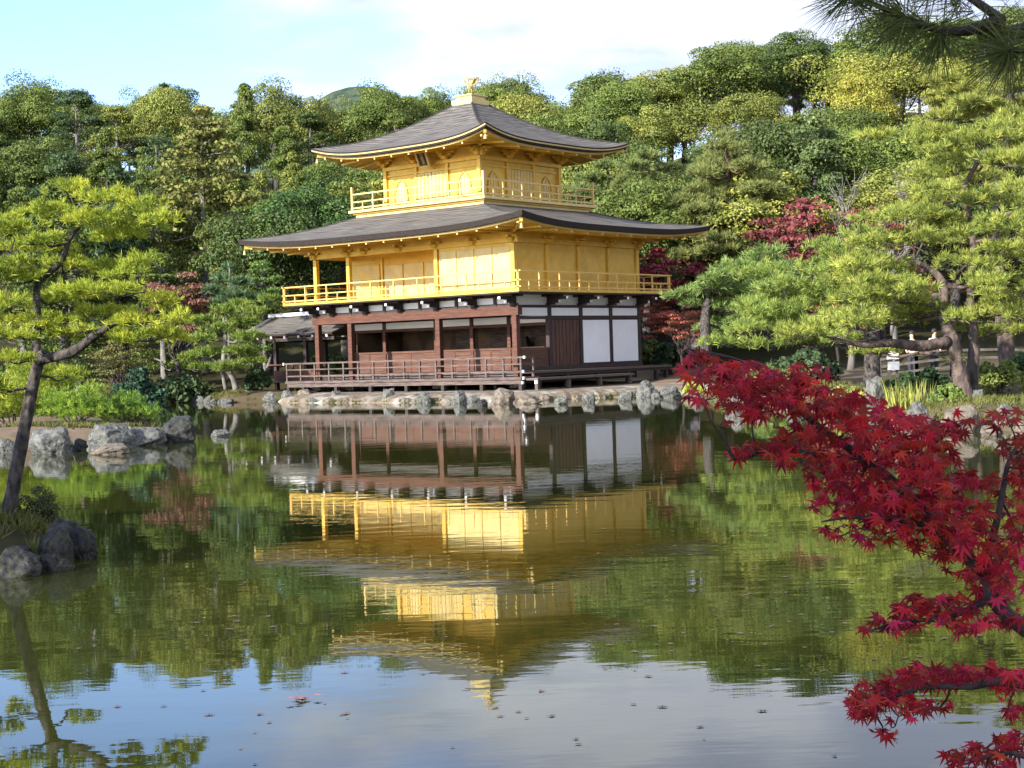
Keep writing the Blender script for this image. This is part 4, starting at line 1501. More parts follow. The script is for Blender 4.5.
near_pine('pine_tree', 'leaning garden pine with dark trunk and golden-green pads on the front left islet', 71,
          [[(-4, 548, 15.6, .088), (10, 500, 15.6, .072), (24, 430, 15.6, .064), (38, 365, 15.6, .058), (46, 352, 15.6, .05)],
           [(40, 360, 15.6, .055), (72, 352, 15.45, .05), (92, 338, 15.4, .045), (118, 322, 15.3, .032), (160, 312, 15.2, .018)],
           [(36, 365, 15.6, .05), (38, 320, 15.7, .045), (39, 285, 15.8, .035), (62, 262, 15.8, .03), (70, 240, 15.8, .03), (82, 225, 15.8, .018)],
           [(39, 285, 15.8, .03), (20, 262, 15.9, .03), (-8, 250, 16, .02), (-60, 240, 16.1, .014)]],
          [(70, 190, 26, 9), (108, 200, 34, 11), (140, 207, 30, 10), (95, 222, 40, 12), (52, 214, 36, 11), (15, 232, 34, 11), (150, 226, 26, 10), (118, 236, 34, 10), (-15, 224, 40, 13),
           (24, 250, 26, 9), (70, 266, 30, 9), (110, 270, 32, 10), (140, 262, 22, 9), (20, 280, 32, 10), (-20, 272, 36, 12), (85, 292, 36, 10), (125, 292, 30, 10), (55, 300, 30, 10), (160, 300, 26, 9), (10, 305, 30, 11),
           (100, 314, 34, 8), (140, 322, 34, 10), (175, 320, 22, 9), (40, 322, 30, 9), (165, 334, 26, 9), (125, 338, 26, 7), (-5, 335, 30, 10), (60, 335, 26, 7), (15, 360, 26, 9), (-30, 320, 44, 14), (-50, 250, 50, 14), (-12, 385, 30, 12), (68, 375, 20, 6), (8, 392, 20, 7)],
          15.7, (0.36, 0.42, 0.05), 850, 18, .078, .0068, .8, 'bark', .018, fill=[(-40, 165, 215, 255, 8, 22, 6), (-30, 175, 262, 345, 12, 20, 5), (60, 190, 300, 342, 6, 18, 5)])

near_pine('pine_tree', 'large twin-trunked garden pine leaning over the right bank', 72,
          [[(966, 404, 38.5, .26), (962, 385, 38.5, .215), (957, 362, 38.5, .20), (951, 338, 38.5, .18), (942, 316, 38.9, .10), (944, 290, 39.3, .11), (934, 272, 39.6, .09), (914, 262, 39.8, .07)],
           [(972, 404, 38.8, .17), (972, 375, 38.9, .16), (974, 345, 39, .14), (970, 300, 39.6, .10), (972, 230, 40.2, .08), (962, 195, 40, .065), (975, 165, 40, .06), (985, 150, 40, .04)],
           [(948, 342, 38.4, .15), (920, 346, 38.1, .14), (890, 343, 37.8, .11), (862, 345, 37.6, .07), (830, 338, 37.4, .04)]],
          [(855, 322, 40, 15), (890, 318, 46, 16), (925, 312, 36, 13), (820, 330, 36, 13), (790, 335, 26, 10), (860, 300, 46, 14), (905, 296, 36, 12), (960, 318, 26, 11), (1000, 310, 36, 14), (985, 332, 24, 9), (1015, 330, 24, 10), (955, 360, 12, 4), (880, 352, 30, 5),
           (850, 280, 36, 12), (885, 272, 36, 12), (915, 240, 40, 13), (880, 245, 34, 11), (945, 225, 36, 12), (868, 222, 26, 9), (905, 215, 34, 11), (940, 200, 36, 11), (985, 280, 36, 13), (1010, 255, 34, 13), (960, 262, 30, 10), (1000, 225, 36, 13), (980, 200, 36, 12), (1020, 190, 34, 13), (930, 172, 30, 10), (955, 160, 36, 12), (1000, 160, 36, 12), (985, 138, 40, 13), (940, 148, 28, 9), (1015, 128, 36, 13), (1030, 220, 34, 14), (1040, 290, 34, 14)],
          38.8, (0.28, 0.325, 0.065), 125, 17, .19, .017, 2.2, 'bark_mid', .07, fill=[(870, 1030, 130, 240, 18, 26, 7), (830, 930, 240, 320, 14, 28, 7), (960, 1040, 230, 335, 12, 24, 7)])

near_pine('pine_tree', 'bright green spreading pine with a single grey trunk behind the tall standing stone', 73,
          [[(872, 388, 45, .27), (872, 365, 45, .24), (872, 345, 45, .22), (868, 310, 45.2, .16), (850, 280, 45.4, .12), (842, 262, 45.5, .08)],
           [(870, 335, 45, .10), (835, 322, 44.6, .08), (800, 310, 44.4, .05), (770, 305, 44.2, .03)]],
          [(770, 318, 34, 11), (800, 305, 40, 13), (745, 330, 26, 9), (830, 292, 38, 12), (785, 285, 30, 10), (815, 270, 30, 10), (840, 255, 30, 10), (870, 262, 28, 10), (800, 342, 34, 9), (840, 340, 26, 8), (720, 342, 22, 8), (755, 345, 24, 7), (860, 235, 26, 9), (825, 248, 24, 8), (790, 325, 30, 10)],
          44.8, (0.235, 0.305, 0.065), 115, 17, .21, .019, 2.2, 'bark', .07, fill=[(745, 870, 265, 335, 14, 32, 10)])

near_pine('pine_tree', 'mid green layered pine with dark trunk just right of the pavilion', 74,
          [[(706, 352, 60, .22), (705, 325, 60, .20), (708, 300, 60.3, .16), (722, 280, 60.5, .12), (738, 262, 60.6, .08)]],
          [(692, 294, 24, 7), (715, 288, 26, 8), (735, 270, 26, 8), (760, 262, 28, 9), (775, 280, 28, 9), (748, 292, 28, 9), (725, 308, 24, 8), (760, 306, 28, 9), (785, 300, 22, 8), (742, 322, 30, 9), (715, 330, 22, 7), (770, 252, 18, 7), (672, 298, 14, 5)],
          60.4, (0.19, 0.27, 0.075), 90, 16, .28, .030, 2.0, 'bark', .07, fill=[(700, 790, 260, 320, 10, 26, 8)])

near_pine('pine_tree', 'tall yellow-green pine at the far right edge, its upper boughs below the overhanging needles', 75,
          [[(1010, 385, 50, .28), (1004, 330, 50, .25), (996, 250, 50.2, .2), (1000, 180, 50.3, .15), (1008, 110, 50.4, .10), (1005, 75, 50.4, .05)]],
          [(985, 100, 36, 11), (1015, 88, 34, 11), (950, 118, 30, 10), (1000, 72, 26, 9), (960, 92, 26, 9), (1030, 110, 36, 13), (930, 132, 26, 9), (1035, 160, 40, 14), (1050, 200, 40, 14), (975, 180, 34, 11), (930, 190, 30, 10), (1040, 250, 40, 14), (1055, 310, 44, 15), (960, 240, 30, 10)],
          50.2, (0.265, 0.295, 0.065), 120, 18, .26, .022, 2.2, 'bark_mid', .09, fill=[(930, 1040, 75, 200, 16, 26, 7)])

near_pine('pine_tree', 'small cloud-pruned pine with two pale trunks left of the pavilion annex', 76,
          [[(236, 390, 71, .15), (233, 378, 71, .13), (224, 362, 71, .12), (226, 340, 71, .10), (224, 318, 71, .06)],
           [(226, 390, 71.4, .10), (222, 372, 71.4, .09), (212, 358, 71.5, .06)]],
          [(226, 312, 18, 5), (205, 322, 20, 5), (245, 322, 20, 5), (222, 330, 22, 5), (200, 340, 18, 5), (248, 338, 20, 5), (210, 354, 22, 5), (240, 352, 22, 5), (200, 368, 18, 5), (228, 368, 22, 5), (252, 362, 18, 5), (256, 312, 14, 4), (270, 301, 14, 3, 2.5), (240, 306, 14, 4), (190, 358, 12, 4)],
          71, (0.19, 0.26, 0.05), 110, 14, .28, .032, 1.4, 'bark_grey', .05)

near_pine('pine_tree', 'slim young pine with bluish needles behind the small cloud-pruned pine', 77,
          [[(230, 372, 76, .10), (229, 330, 76, .08), (230, 296, 76, .05), (230, 268, 76, .03)]],
          [(230, 270, 10, 4), (222, 280, 14, 4), (240, 284, 15, 4), (215, 292, 15, 4), (235, 296, 18, 5), (250, 300, 14, 4), (222, 305, 16, 4)],
          76, (0.10, 0.165, 0.07), 90, 12, .36, .04, 1.0, 'bark_grey', .04)


near_pine('pine_tree', 'big pale green pine with full conical crown right of the pavilion roofs', 81,
          [[(727, 330, 84, .24), (726, 280, 84, .22), (728, 220, 84, .16), (727, 170, 84, .09), (726, 138, 84, .04)]],
          [(726, 138, 12, 5), (718, 148, 16, 6), (736, 150, 16, 6), (726, 158, 24, 7), (708, 166, 22, 7), (746, 168, 22, 7)],
          84, (0.215, 0.245, 0.075), 75, 15, .34, .036, 1.4, 'bark_red', .07, fill=[(700, 756, 165, 195, 12, 24, 7), (685, 772, 190, 225, 20, 26, 8), (676, 782, 220, 265, 24, 27, 8), (680, 776, 262, 310, 16, 26, 8)])
near_pine('pine_tree', 'layered green pine directly behind the right end of the upper balcony', 82,
          [[(618, 300, 92, .2), (617, 240, 92, .17), (612, 190, 92, .10), (606, 168, 92, .05)]],
          [(606, 168, 16, 5), (590, 180, 20, 5), (622, 182, 20, 5)],
          92, (0.165, 0.215, 0.065), 62, 15, .38, .042, 1.2, 'bark_red', .06, fill=[(580, 640, 188, 215, 11, 24, 5), (585, 660, 212, 250, 12, 24, 6)])
near_pine('pine_tree', 'layered pine with bright tiers in front of the dark gap right of the upper roof', 83,
          [[(652, 300, 90, .2), (652, 240, 90, .17), (650, 190, 90, .10), (648, 160, 90, .05)]],
          [(650, 158, 18, 5), (634, 168, 18, 5), (668, 170, 20, 5)],
          90, (0.185, 0.230, 0.07), 62, 15, .38, .042, 1.2, 'bark_red', .06, fill=[(626, 676, 176, 205, 8, 24, 5), (620, 690, 205, 260, 15, 25, 6)])
near_pine('evergreen_tree', 'narrow dense round-topped evergreen right of the pale pine', 85,
          [[(813, 330, 86, .2), (813, 250, 86, .18), (814, 190, 86, .12), (814, 140, 86, .05)]],
          [(814, 124, 12, 8), (803, 134, 14, 9), (824, 134, 14, 9)],
          86, (0.105, 0.150, 0.048), 0, 0, 0, 0, 1.2, 'bark', .05, fill=[(798, 830, 138, 165, 12, 14, 9), (796, 834, 160, 205, 18, 14, 10), (794, 838, 200, 260, 16, 14, 10)], leafy=(240, .10))
near_pine('broadleaf_tree', 'tall light olive tree with pale trunk showing through, behind the shore left of the pavilion', 84,
          [[(206, 385, 86, .24), (205, 320, 86, .22), (206, 250, 86, .18), (203, 180, 86, .12), (204, 120, 86, .04)]],
          [(204, 112, 12, 8), (195, 124, 16, 8), (215, 126, 16, 8)],
          86, (0.185, 0.195, 0.050), 0, 0, 0, 0, 1.5, 'bark_grey', .07, fill=[(182, 228, 125, 160, 12, 17, 9), (165, 245, 155, 205, 22, 19, 10), (155, 256, 200, 260, 24, 19, 10), (160, 262, 255, 330, 24, 18, 9)], leafy=(210, .12))

# ------------------------------------------------------------------ shrubs
def shrub(label, px, py, wpx, hpx, D, color, seed, name='shrub', leaf=.07, needles=False, group=None, ground=True):
    rng = np.random.default_rng(seed)
    k = D / F_PX
    c = at(px, py, D)
    if ground:
        c[2] = float(ground_z([(c[0], c[1])])[0])
    root = empty(name, c)
    tag(root, label, 'shrub', group)
    rx, h = wpx * k / 2, hpx * k
    n = int(np.clip(wpx * .5, 10, 34))
    a, q = rng.uniform(0, 6.28, n), np.sqrt(rng.uniform(0, 1, n))
    z = h * (1 - .55 * q ** 2) * rng.uniform(.35, .85, n)
    r = rng.uniform(.16, .34, n) * min(rx, h * 1.2)
    C = np.column_stack([np.cos(a) * q * (rx - r * .6), np.sin(a) * q * (rx - r * .6) * .8, z])
    if needles:
        P_, D_ = pad_tufts(rng, [(c_, r_ * 1.8, r_ * 1.8, r_ * .8) for c_, r_ in zip(C, r)], 170, leaf)
        V, F_ = needle_tufts(rng, P_, D_, 14, leaf * 2.2, leaf * .2, .6)
    else:
        V, F_ = leaf_cloud(rng, C, np.column_stack([r * 1.15, r * 1.15, r]), 150, leaf, .6, .4, .5)
    tb = MB()
    for i in range(6):
        limb(tb, rng, (rng.uniform(-.1, .1), rng.uniform(-.1, .1), -.08), C[i], .02 + .01 * h, .008, 4, -.1, .08, 3)
    tb.build('stem', M['bark'], root, True)
    cr = link_mesh('foliage', np_mesh('foliage', V, F_), M['needle' if needles else 'leaf'], root)
    set_col(cr, color)
    return root


SH = [
    ('bright lime low creeping pine at the left island shore behind the leaning trunk', 12, 424, 74, 52, 39, (0.272, 0.336, 0.040), True),
    ('bright green creeping pine in the middle of the left island', 78, 420, 80, 44, 39, (0.208, 0.320, 0.040), True),
    ('bright green creeping pine at the tip of the left island', 128, 418, 60, 34, 39.5, (0.192, 0.304, 0.048), True),
    ('taller golden-green creeping pine at the back of the left island', 40, 408, 96, 66, 42.5, (0.256, 0.320, 0.040), True),
    ('dark blue-green bush rising above the tip of the left island', 138, 408, 60, 64, 41.5, (0.035, 0.080, 0.042), False),
    ('dark undergrowth bush on the far left shore below the russet maple', 175, 372, 80, 40, 74, (0.048, 0.080, 0.029), False),
    ('rounded mid green bush on the far left shore', 118, 370, 60, 30, 76, (0.112, 0.144, 0.048), False),
    ('dark bush beside the posts of the pavilion annex', 258, 386, 30, 24, 72.5, (0.040, 0.072, 0.026), False),
    ('dark bush behind the annex railing', 330, 372, 50, 26, 80, (0.080, 0.120, 0.032), False),
    ('yellow-green rounded bush at the corner of the east deck', 694, 388, 26, 28, 60, (0.256, 0.320, 0.048), False),
    ('dark undergrowth bush under the orange-red maple', 672, 378, 44, 34, 76, (0.035, 0.064, 0.022), False),
    ('mid green bush between the east deck and the mid green pine', 650, 368, 34, 28, 80, (0.096, 0.128, 0.032), False),
    ('clipped olive azalea mound beside the small white stone', 846, 398, 50, 18, 42.5, (0.224, 0.240, 0.056), False),
    ('flat clipped yellow-green hedge mound in front of the white board', 918, 378, 48, 14, 45, (0.272, 0.288, 0.048), False),
    ('dark glossy bush left of the twin trunks', 930, 396, 44, 30, 41, (0.035, 0.072, 0.026), False),
    ('dark bush below the flat hedge mound', 905, 385, 40, 18, 43.5, (0.048, 0.088, 0.032), False),
    ('low light green bush at the water below the twin trunks', 948, 418, 34, 20, 36.3, (0.144, 0.208, 0.048), False),
    ('large rounded olive bush right of the twin trunks', 1000, 396, 56, 40, 41, (0.160, 0.200, 0.048), False),
    ('dark green bush at the right edge behind the olive bush', 1030, 390, 50, 40, 45, (0.048, 0.096, 0.032), False),
    ('dark bush behind the bright spreading pine', 800, 380, 90, 34, 58, (0.048, 0.080, 0.029), False),
    ('low green bush on the bank under the bright spreading pine', 770, 398, 60, 22, 50, (0.112, 0.160, 0.040), False),
]
for i, (lab, px, py, w, h, D, c, ndl) in enumerate(SH):
    shrub(lab, px, py, w, h, D, c, 300 + i, leaf=.055 if D < 50 else .11, needles=ndl)

# twiggy bush and moss on the front islet
shrub('thin twiggy bush with sparse leaves behind the trunk on the front islet', 34, 545, 60, 60, 16.4, (0.075, 0.085, 0.03), 391, leaf=.012)

# reeds
rng = np.random.default_rng(15)
rc = at(908, 420, 37.6)
rc[2] = -.05
V, F_ = [], []
for k in range(170):
    x, y = rng.uniform(-.50, .50), rng.uniform(-.45, .45)
    h = rng.uniform(.5, 1.05)
    a = rng.uniform(0, 6.28)
    lx, ly = rng.normal(size=2) * .14
    w = .016
    dx, dy = math.cos(a) * w, math.sin(a) * w
    b = len(V)
    V += [(x - dx, y - dy, 0), (x + dx, y + dy, 0), (x + lx * .4 + dx, y + ly * .4 + dy, h * .6), (x + lx * .4 - dx, y + ly * .4 - dy, h * .6), (x + lx, y + ly, h)]
    F_ += [(b, b + 1, b + 2, b + 3), (b + 3, b + 2, b + 4)]
me_ = bpy.data.meshes.new('reed_clump')
me_.from_pydata(V, [], F_)
me_.update()
o = link_mesh('reed_clump', me_, M['leaf'])
o.location = rc
set_col(o, (0.30, 0.31, 0.07))
tag(o, 'clump of yellow-green upright reeds between the two standing stones', 'reeds')


# ------------------------------------------------------------------ rocks
def rock_mesh(seed, flat=.75):
    import bmesh
    rng = np.random.default_rng(seed)
    bm = bmesh.new()
    bmesh.ops.create_icosphere(bm, subdivisions=4, radius=1)
    P_ = np.array([v.co[:] for v in bm.verts])
    nrm = P_.copy()
    r = np.ones(len(P_))
    for k in range(26):                      # planar cuts give facets
        d = unit(rng.normal(size=(1, 3)))[0]
        h = rng.uniform(.48, .86)
        s = P_ @ d
        over = np.maximum(0, s - h)
        P_ = P_ - np.outer(over * .9, d)
    for f, a in ((2.3, .05), (5.1, .032), (11, .026), (23, .014)):
        ph = rng.uniform(0, 6, 6)
        w = (np.sin(P_[:, 0] * f + ph[0] + 1.3 * np.sin(P_[:, 1] * f * .8 + ph[1])) * np.cos(P_[:, 1] * f * 1.1 + ph[2]) + np.sin(P_[:, 2] * f * 1.2 + ph[3] + P_[:, 0] * f * .5))
        P_ = P_ + nrm * (w * a)[:, None]
    P_ /= np.abs(P_).max(0)
    for v, q in zip(bm.verts, P_):
        v.co = q
    me_ = bpy.data.meshes.new('rock')
    bm.to_mesh(me_)
    bm.free()
    me_.polygons.foreach_set('use_smooth', np.zeros(len(me_.polygons), dtype=bool))
    return me_


RK = {}
rrng = random.Random(3)


def rock(px, ybase, w, h, label, mat='rock', group=None, D=None, z0=None, sunk=.35, seed=None):
    """a rock whose foot is seen at (px, ybase), w x h pixels."""
    p = on_water(px, ybase) if D is None else at(px, ybase, D)
    if D is not None and z0 is None:
        p[2] = float(ground_z([(p[0], p[1])])[0])
    if z0 is not None:
        p[2] = z0
    k = p[1] / F_PX
    sd = seed if seed is not None else rrng.randrange(9)
    key = (sd, mat)
    if key not in RK:
        me_ = rock_mesh(100 + sd)
        me_.materials.append(M[mat])
        RK[key] = me_
    o = bpy.data.objects.new('rock', RK[key])
    COL.objects.link(o)
    hh = h * k / (1 + (1 - sunk)) * 1.0
    hz = h * k / (2 - sunk * 2) if sunk < .5 else h * k
    hz = h * k / (2 * (1 - sunk))
    o.scale = (w * k / 2, w * k / 2 * rrng.uniform(.7, 1.0), hz)
    o.location = (p[0], p[1] + w * k * .35, p[2] + h * k - hz)
    o.rotation_euler = (0, 0, rrng.choice([0, 3.1416]) + rrng.uniform(-.35, .35))
    tag(o, label, 'rock', group)
    return o


g1 = 'rocks edging the pavilion terrace'
for q in [
    (205, 398, 34, 14, 'low grey rock on the far left shore beneath the cloud-pruned pine', 'rock'), (232, 398, 30, 15, 'pale shore rock right below the two trunks of the cloud-pruned pine', 'rock'),
    (186, 399, 20, 6, 'flat pale slab at the left end of the far shore', 'rock_warm'),
    (252, 401, 24, 17, 'mossy grey rock left of the annex posts', 'rock'), (270, 402, 18, 13, 'grey rock at the foot of the leaning annex prop', 'rock'), (288, 402, 16, 15, 'squarish grey rock under the left end of the veranda', 'rock'),
    (304, 401.5, 20, 18, 'pale buff rock under the left end of the veranda', 'rock_warm'), (319, 401.5, 18, 12, 'warm brown rock next to the pale buff one on the terrace edge', 'rock_warm'), (335, 402, 16, 17, 'upright grey rock under the second veranda post', 'rock'),
    (388, 402.5, 15, 18, 'grey pointed rock under the third column of the veranda', 'rock'), (424, 403, 16, 17, 'grey rock left of the tallest terrace-edge rock', 'rock'), (459, 403.5, 17, 20, 'tallest dark-streaked rock on the terrace edge left of the near corner', 'rock'),
    (481.5, 406, 14, 10, 'small dark rock standing in the water before the near corner', 'rock_dark_shaded'), (503, 404, 30, 20, 'large buff boulder leaning at the near corner of the terrace', 'rock_warm'),
    (530, 404, 28, 11, 'long flat buff stone right of the leaning boulder', 'rock_warm'), (561, 404.5, 16, 12, 'white-topped rock at the left end of the stone landing', 'rock'), (590, 402.5, 17, 13, 'squarish pale rock in the middle below the east deck', 'rock'),
    (626, 401, 17, 12, 'pale rock below the right half of the east deck', 'rock'), (647, 397.5, 24, 22, 'tall grey boulder below the right end of the east deck', 'rock'), (656, 398.5, 11, 9, 'small round rock leaning on the tall boulder by the east deck', 'rock'),
    (672, 398, 26, 15, 'broad pale rock right of the tall boulder by the east deck', 'rock'), (692, 399, 20, 13, 'pale rock behind the tip of the red maple branch', 'rock_warm'),
    (4, 453, 26, 16, 'small grey rock behind the leaning pine trunk', 'rock'), (49, 454, 54, 30, 'rough grey boulder just right of the leaning pine trunk', 'rock'), (78, 451, 18, 14, 'small dark rock between two grey boulders of the left island', 'rock_dark_shaded'),
    (103, 449, 60, 33, 'largest rough grey boulder on the left island shore', 'rock'), (104, 455, 48, 12, 'low buff shelf rock before the largest island boulder', 'rock_warm'), (141, 446, 48, 24, 'blocky shadowed rock right of the largest island boulder', 'rock'),
    (172, 443, 50, 30, 'dark pointed boulder with white top at the tip of the left island', 'rock_dark_shaded'), (218, 436.5, 23, 9, 'lone pale rock standing in the open pond', 'rock'),
    (921, 428, 30, 30, 'rounded standing stone with dark cracks in front of the reeds', 'rock'), (968, 432, 50, 30, 'sloping buff boulder below the twin pine trunks', 'rock_warm'),
    (1010, 430, 38, 32, 'squared grey boulder at the right bank', 'rock'), (994, 436, 28, 12, 'flat block at the waterline below the squared boulder', 'rock_warm'), (1028, 437, 30, 16, 'light block at the water at the far right', 'rock_warm'),
    (849, 400, 15, 8, 'small white stone beside the olive azalea mound', 'plaster'), (700, 403, 18, 12, 'grey rock behind the upper leaves of the red maple', 'rock'), (738, 412, 26, 22, 'pale bank rock seen through gaps of the red maple', 'rock'), (763, 413, 22, 13, 'bank rock under the middle of the maple branch', 'rock'),
    (800, 414, 26, 14, 'hidden bank rock behind the dense maple leaves', 'rock'), (835, 420, 24, 12, 'bank rock left of the reeds', 'rock_warm'),
]:
    e_ = 240 < q[0] < 700
    rock(q[0], q[1], q[2] * (.95 if e_ else .94), q[3] * (.80 if e_ else .90), q[4], q[5])
rock(877, 402, 24, 30, 'tall pale standing stone behind the reeds', 'rock', D=40.6, seed=4)
rock(979, 398, 13, 13, 'small pale stone at the foot of the twin trunks', 'rock', D=38.2)
rock(924, 392, 12, 6, 'low white stone under the dark glossy bush', 'rock', D=40)
EDGE = [(-9.6, 66.9), (-7.4, 64.7), (-4.5, 62.1), (-2.2, 60.8), (0.2, 59.9), (3, 60.2), (5.2, 60.8), (6.6, 61.3)]
for k in range(26):
    s_ = rrng.uniform(0, len(EDGE) - 1.001)
    i_, f_ = int(s_), s_ - int(s_)
    x = EDGE[i_][0] + (EDGE[i_ + 1][0] - EDGE[i_][0]) * f_
    y = EDGE[i_][1] + (EDGE[i_ + 1][1] - EDGE[i_][1]) * f_
    w_ = rrng.choice([6, 7, 8, 9, 11, 13])
    o = rock(0, 0, w_, w_ * rrng.uniform(.5, .95), 'small loose stone along the waterline of the sandy terrace', rrng.choice(['rock', 'rock', 'rock_warm']), g1, D=y, z0=0.0)
    o.location.x, o.location.y = x, y + rrng.uniform(-.1, .35)
    o.location.z = rrng.choice([0.0, .02, .05])
SHORE = [(-13.0, 70.1), (-14.2, 72.0), (-15.6, 74.2), (-17.2, 78.6)]
for k in range(16):
    i_ = rrng.randrange(3)
    f_ = rrng.random()
    o = rock(0, 0, rrng.choice([8, 10, 13]), rrng.choice([5, 6, 8]), 'small stone on the far left shoreline', 'rock', 'stones on the far left shoreline', D=74, z0=0.0)
    o.location = (SHORE[i_][0] * (1 - f_) + SHORE[i_ + 1][0] * f_, SHORE[i_][1] * (1 - f_) + SHORE[i_ + 1][1] * f_, .03)
RS = [(6.7, 54), (7.4, 49.2), (8.6, 45.1), (9.4, 41.2), (9.5, 38), (9.0, 34.6), (9.2, 32.6), (10, 31), (10.6, 28.7)]
for k in range(34):
    i_ = rrng.randrange(len(RS) - 1)
    f_ = rrng.random()
    o = rock(0, 0, rrng.choice([10, 13, 17]), rrng.choice([6, 8, 10]), 'small stone on the right shoreline below the pines', rrng.choice(['rock', 'rock_warm']), 'stones on the right shoreline', D=RS[i_][1], z0=0.0)
    o.location = (RS[i_][0] * (1 - f_) + RS[i_ + 1][0] * f_ + .1, RS[i_][1] * (1 - f_) + RS[i_ + 1][1] * f_, .03)
IS = [(8, 588, 60, 44, 'dark flat-topped boulder at the lower left corner of the front islet', 13.7), (42, 584, 26, 34, 'small dark upright rock beside the flat-topped boulder', 14.0), (48, 576, 48, 52, 'cracked blue-grey rock at the middle of the front islet', 14.6),
      (74, 564, 44, 42, 'dark blunt boulder forming the right end of the front islet', 14.9), (64, 546, 34, 26, 'upper rock slab behind the blunt boulder of the front islet', 15.5), (20, 562, 32, 16, 'low pale slab near the trunk foot on the front islet', 14.5), (64, 580, 24, 16, 'small wet rock at the waterline of the front islet', 14.3)]
for px, yb, w, h, lab, D in IS:
    rock(px, yb, w, h, lab, 'rock_dark_shaded', D=D, z0=at(px, yb, D)[2])

for q in [(-7.3, 12.4, .9, 'dark rock on the hidden near shore of the front islet'), (-8.3, 10.3, .7, 'smaller dark rock on the hidden near shore of the front islet'), (-5.9, 13.3, .8, 'dark rock at the bend of the front islet shore')]:
    o = rock(0, 0, 10, 10, q[3], 'rock_dark_shaded', D=14, z0=0)
    o.location, o.scale = (q[0], q[1], .02), (q[2] * .6, q[2] * .45, q[2] * .4)

# grass and moss tufts along the shores
rng = np.random.default_rng(77)
pts = []


def along(poly, n, spread, inward):
    poly = np.array(poly, float)
    for _ in range(n):
        i = rng.integers(len(poly) - 1)
        f = rng.random()
        p = poly[i] * (1 - f) + poly[i + 1] * f
        pts.append(p + rng.normal(size=2) * spread + np.array(inward) * rng.uniform(0, 1))


along(EDGE, 260, .08, (0, .25))
along(SHORE, 200, .5, (-.5, .3))
along([(-12.4, 70.8), (-14.5, 74.5), (-17, 80)], 500, 1.0, (-2, 1.5))
along(RS, 420, .25, (.5, .1))
along([(10.5, 32), (11, 36), (10.8, 41), (10, 46), (8.6, 52), (9, 58)], 1500, 1.1, (2.0, 0))
along([(-9.5, 37.6), (-11, 37.2), (-15, 37)], 260, .5, (0, 1.5))
along([(-4.9, 15.6), (-5.6, 15.2), (-7.5, 14), (-9.5, 12)], 700, .55, (0, .8))
P2 = np.array(pts)
Z2 = ground_z(P2)
onT = np.arange(len(P2)) < 260
Z2 = np.where(onT, np.maximum(Z2, .03), Z2)
ok = Z2 > .02
P3 = np.column_stack([P2, Z2])[ok]
V, F_ = needle_tufts(rng, P3, np.tile((0, 0, 1.0), (len(P3), 1)), 9, .16, .016, .5)
o = link_mesh('grass', np_mesh('grass', V, F_), M['leaf'])
set_col(o, (0.12, 0.13, 0.03))
tag(o, 'short olive grass tufts along the shores and under the pines', 'grass', kind='stuff')


# ------------------------------------------------------------------ red maple branch in the foreground
def star_leaf():
    ang = [-128, -84, -42, 0, 42, 84, 128]
    ln = [.42, .74, .93, 1.0, .93, .74, .42]
    V = [(0, 0, 0)]
    for i, (a, l) in enumerate(zip(ang, ln)):
        a_ = R(a)
        V.append((math.sin(a_) * l, math.cos(a_) * l, -.22 * l * l))
        if i < 6:
            b_ = R((a + ang[i + 1]) / 2)
            q = .30
            V.append((math.sin(b_) * q, math.cos(b_) * q, .02))
    V.append((.10, -.12, 0))
    V.append((-.10, -.12, 0))
    n = len(V)
    ring = [n - 1] + list(range(1, n - 1))
    F_ = [(0, ring[(k + 1) % len(ring)], ring[k]) for k in range(len(ring))]
    return np.array(V), np.array(F_)


def maple_leaves(rng, P, size):
    LV, LF = star_leaf()
    n = len(P)
    nr = unit(np.column_stack([rng.normal(0, .45, n), rng.normal(-.55, .45, n), rng.normal(.75, .3, n)]))
    down = np.column_stack([rng.normal(-.15, .75, n), rng.normal(-.25, .6, n), rng.normal(-.75, .35, n)])
    yv = unit(down - nr * (down * nr).sum(1, keepdims=True))
    xv = np.cross(yv, nr)
    s = size * rng.uniform(.5, 1.3, (n, 1, 1))
    W = (xv[:, None, :] * LV[None, :, 0:1] + yv[:, None, :] * LV[None, :, 1:2] + nr[:, None, :] * LV[None, :, 2:3] * rng.uniform(.3, 1.8, (n, 1, 1))) * s + P[:, None, :]
    F_ = (LF[None] + (np.arange(n) * len(LV))[:, None, None]).reshape(-1, 3)
    return W.reshape(-1, 3), F_


rng = np.random.default_rng(88)
mp_root = empty('maple_tree', (2.35, 3.3, 0.25))
tag(mp_root, 'crimson maple bough reaching over the water in the right foreground', 'tree')
base = np.array((2.35, 3.3, .25))
tb = MB()


def mtube(pts, r0, r1, n=6):
    pts = smooth_path([np.asarray(p) - base for p in pts], n)
    tb.tube(pts, list(np.linspace(r0, r1, len(pts))), 8, True, .06, rng)
    return pts


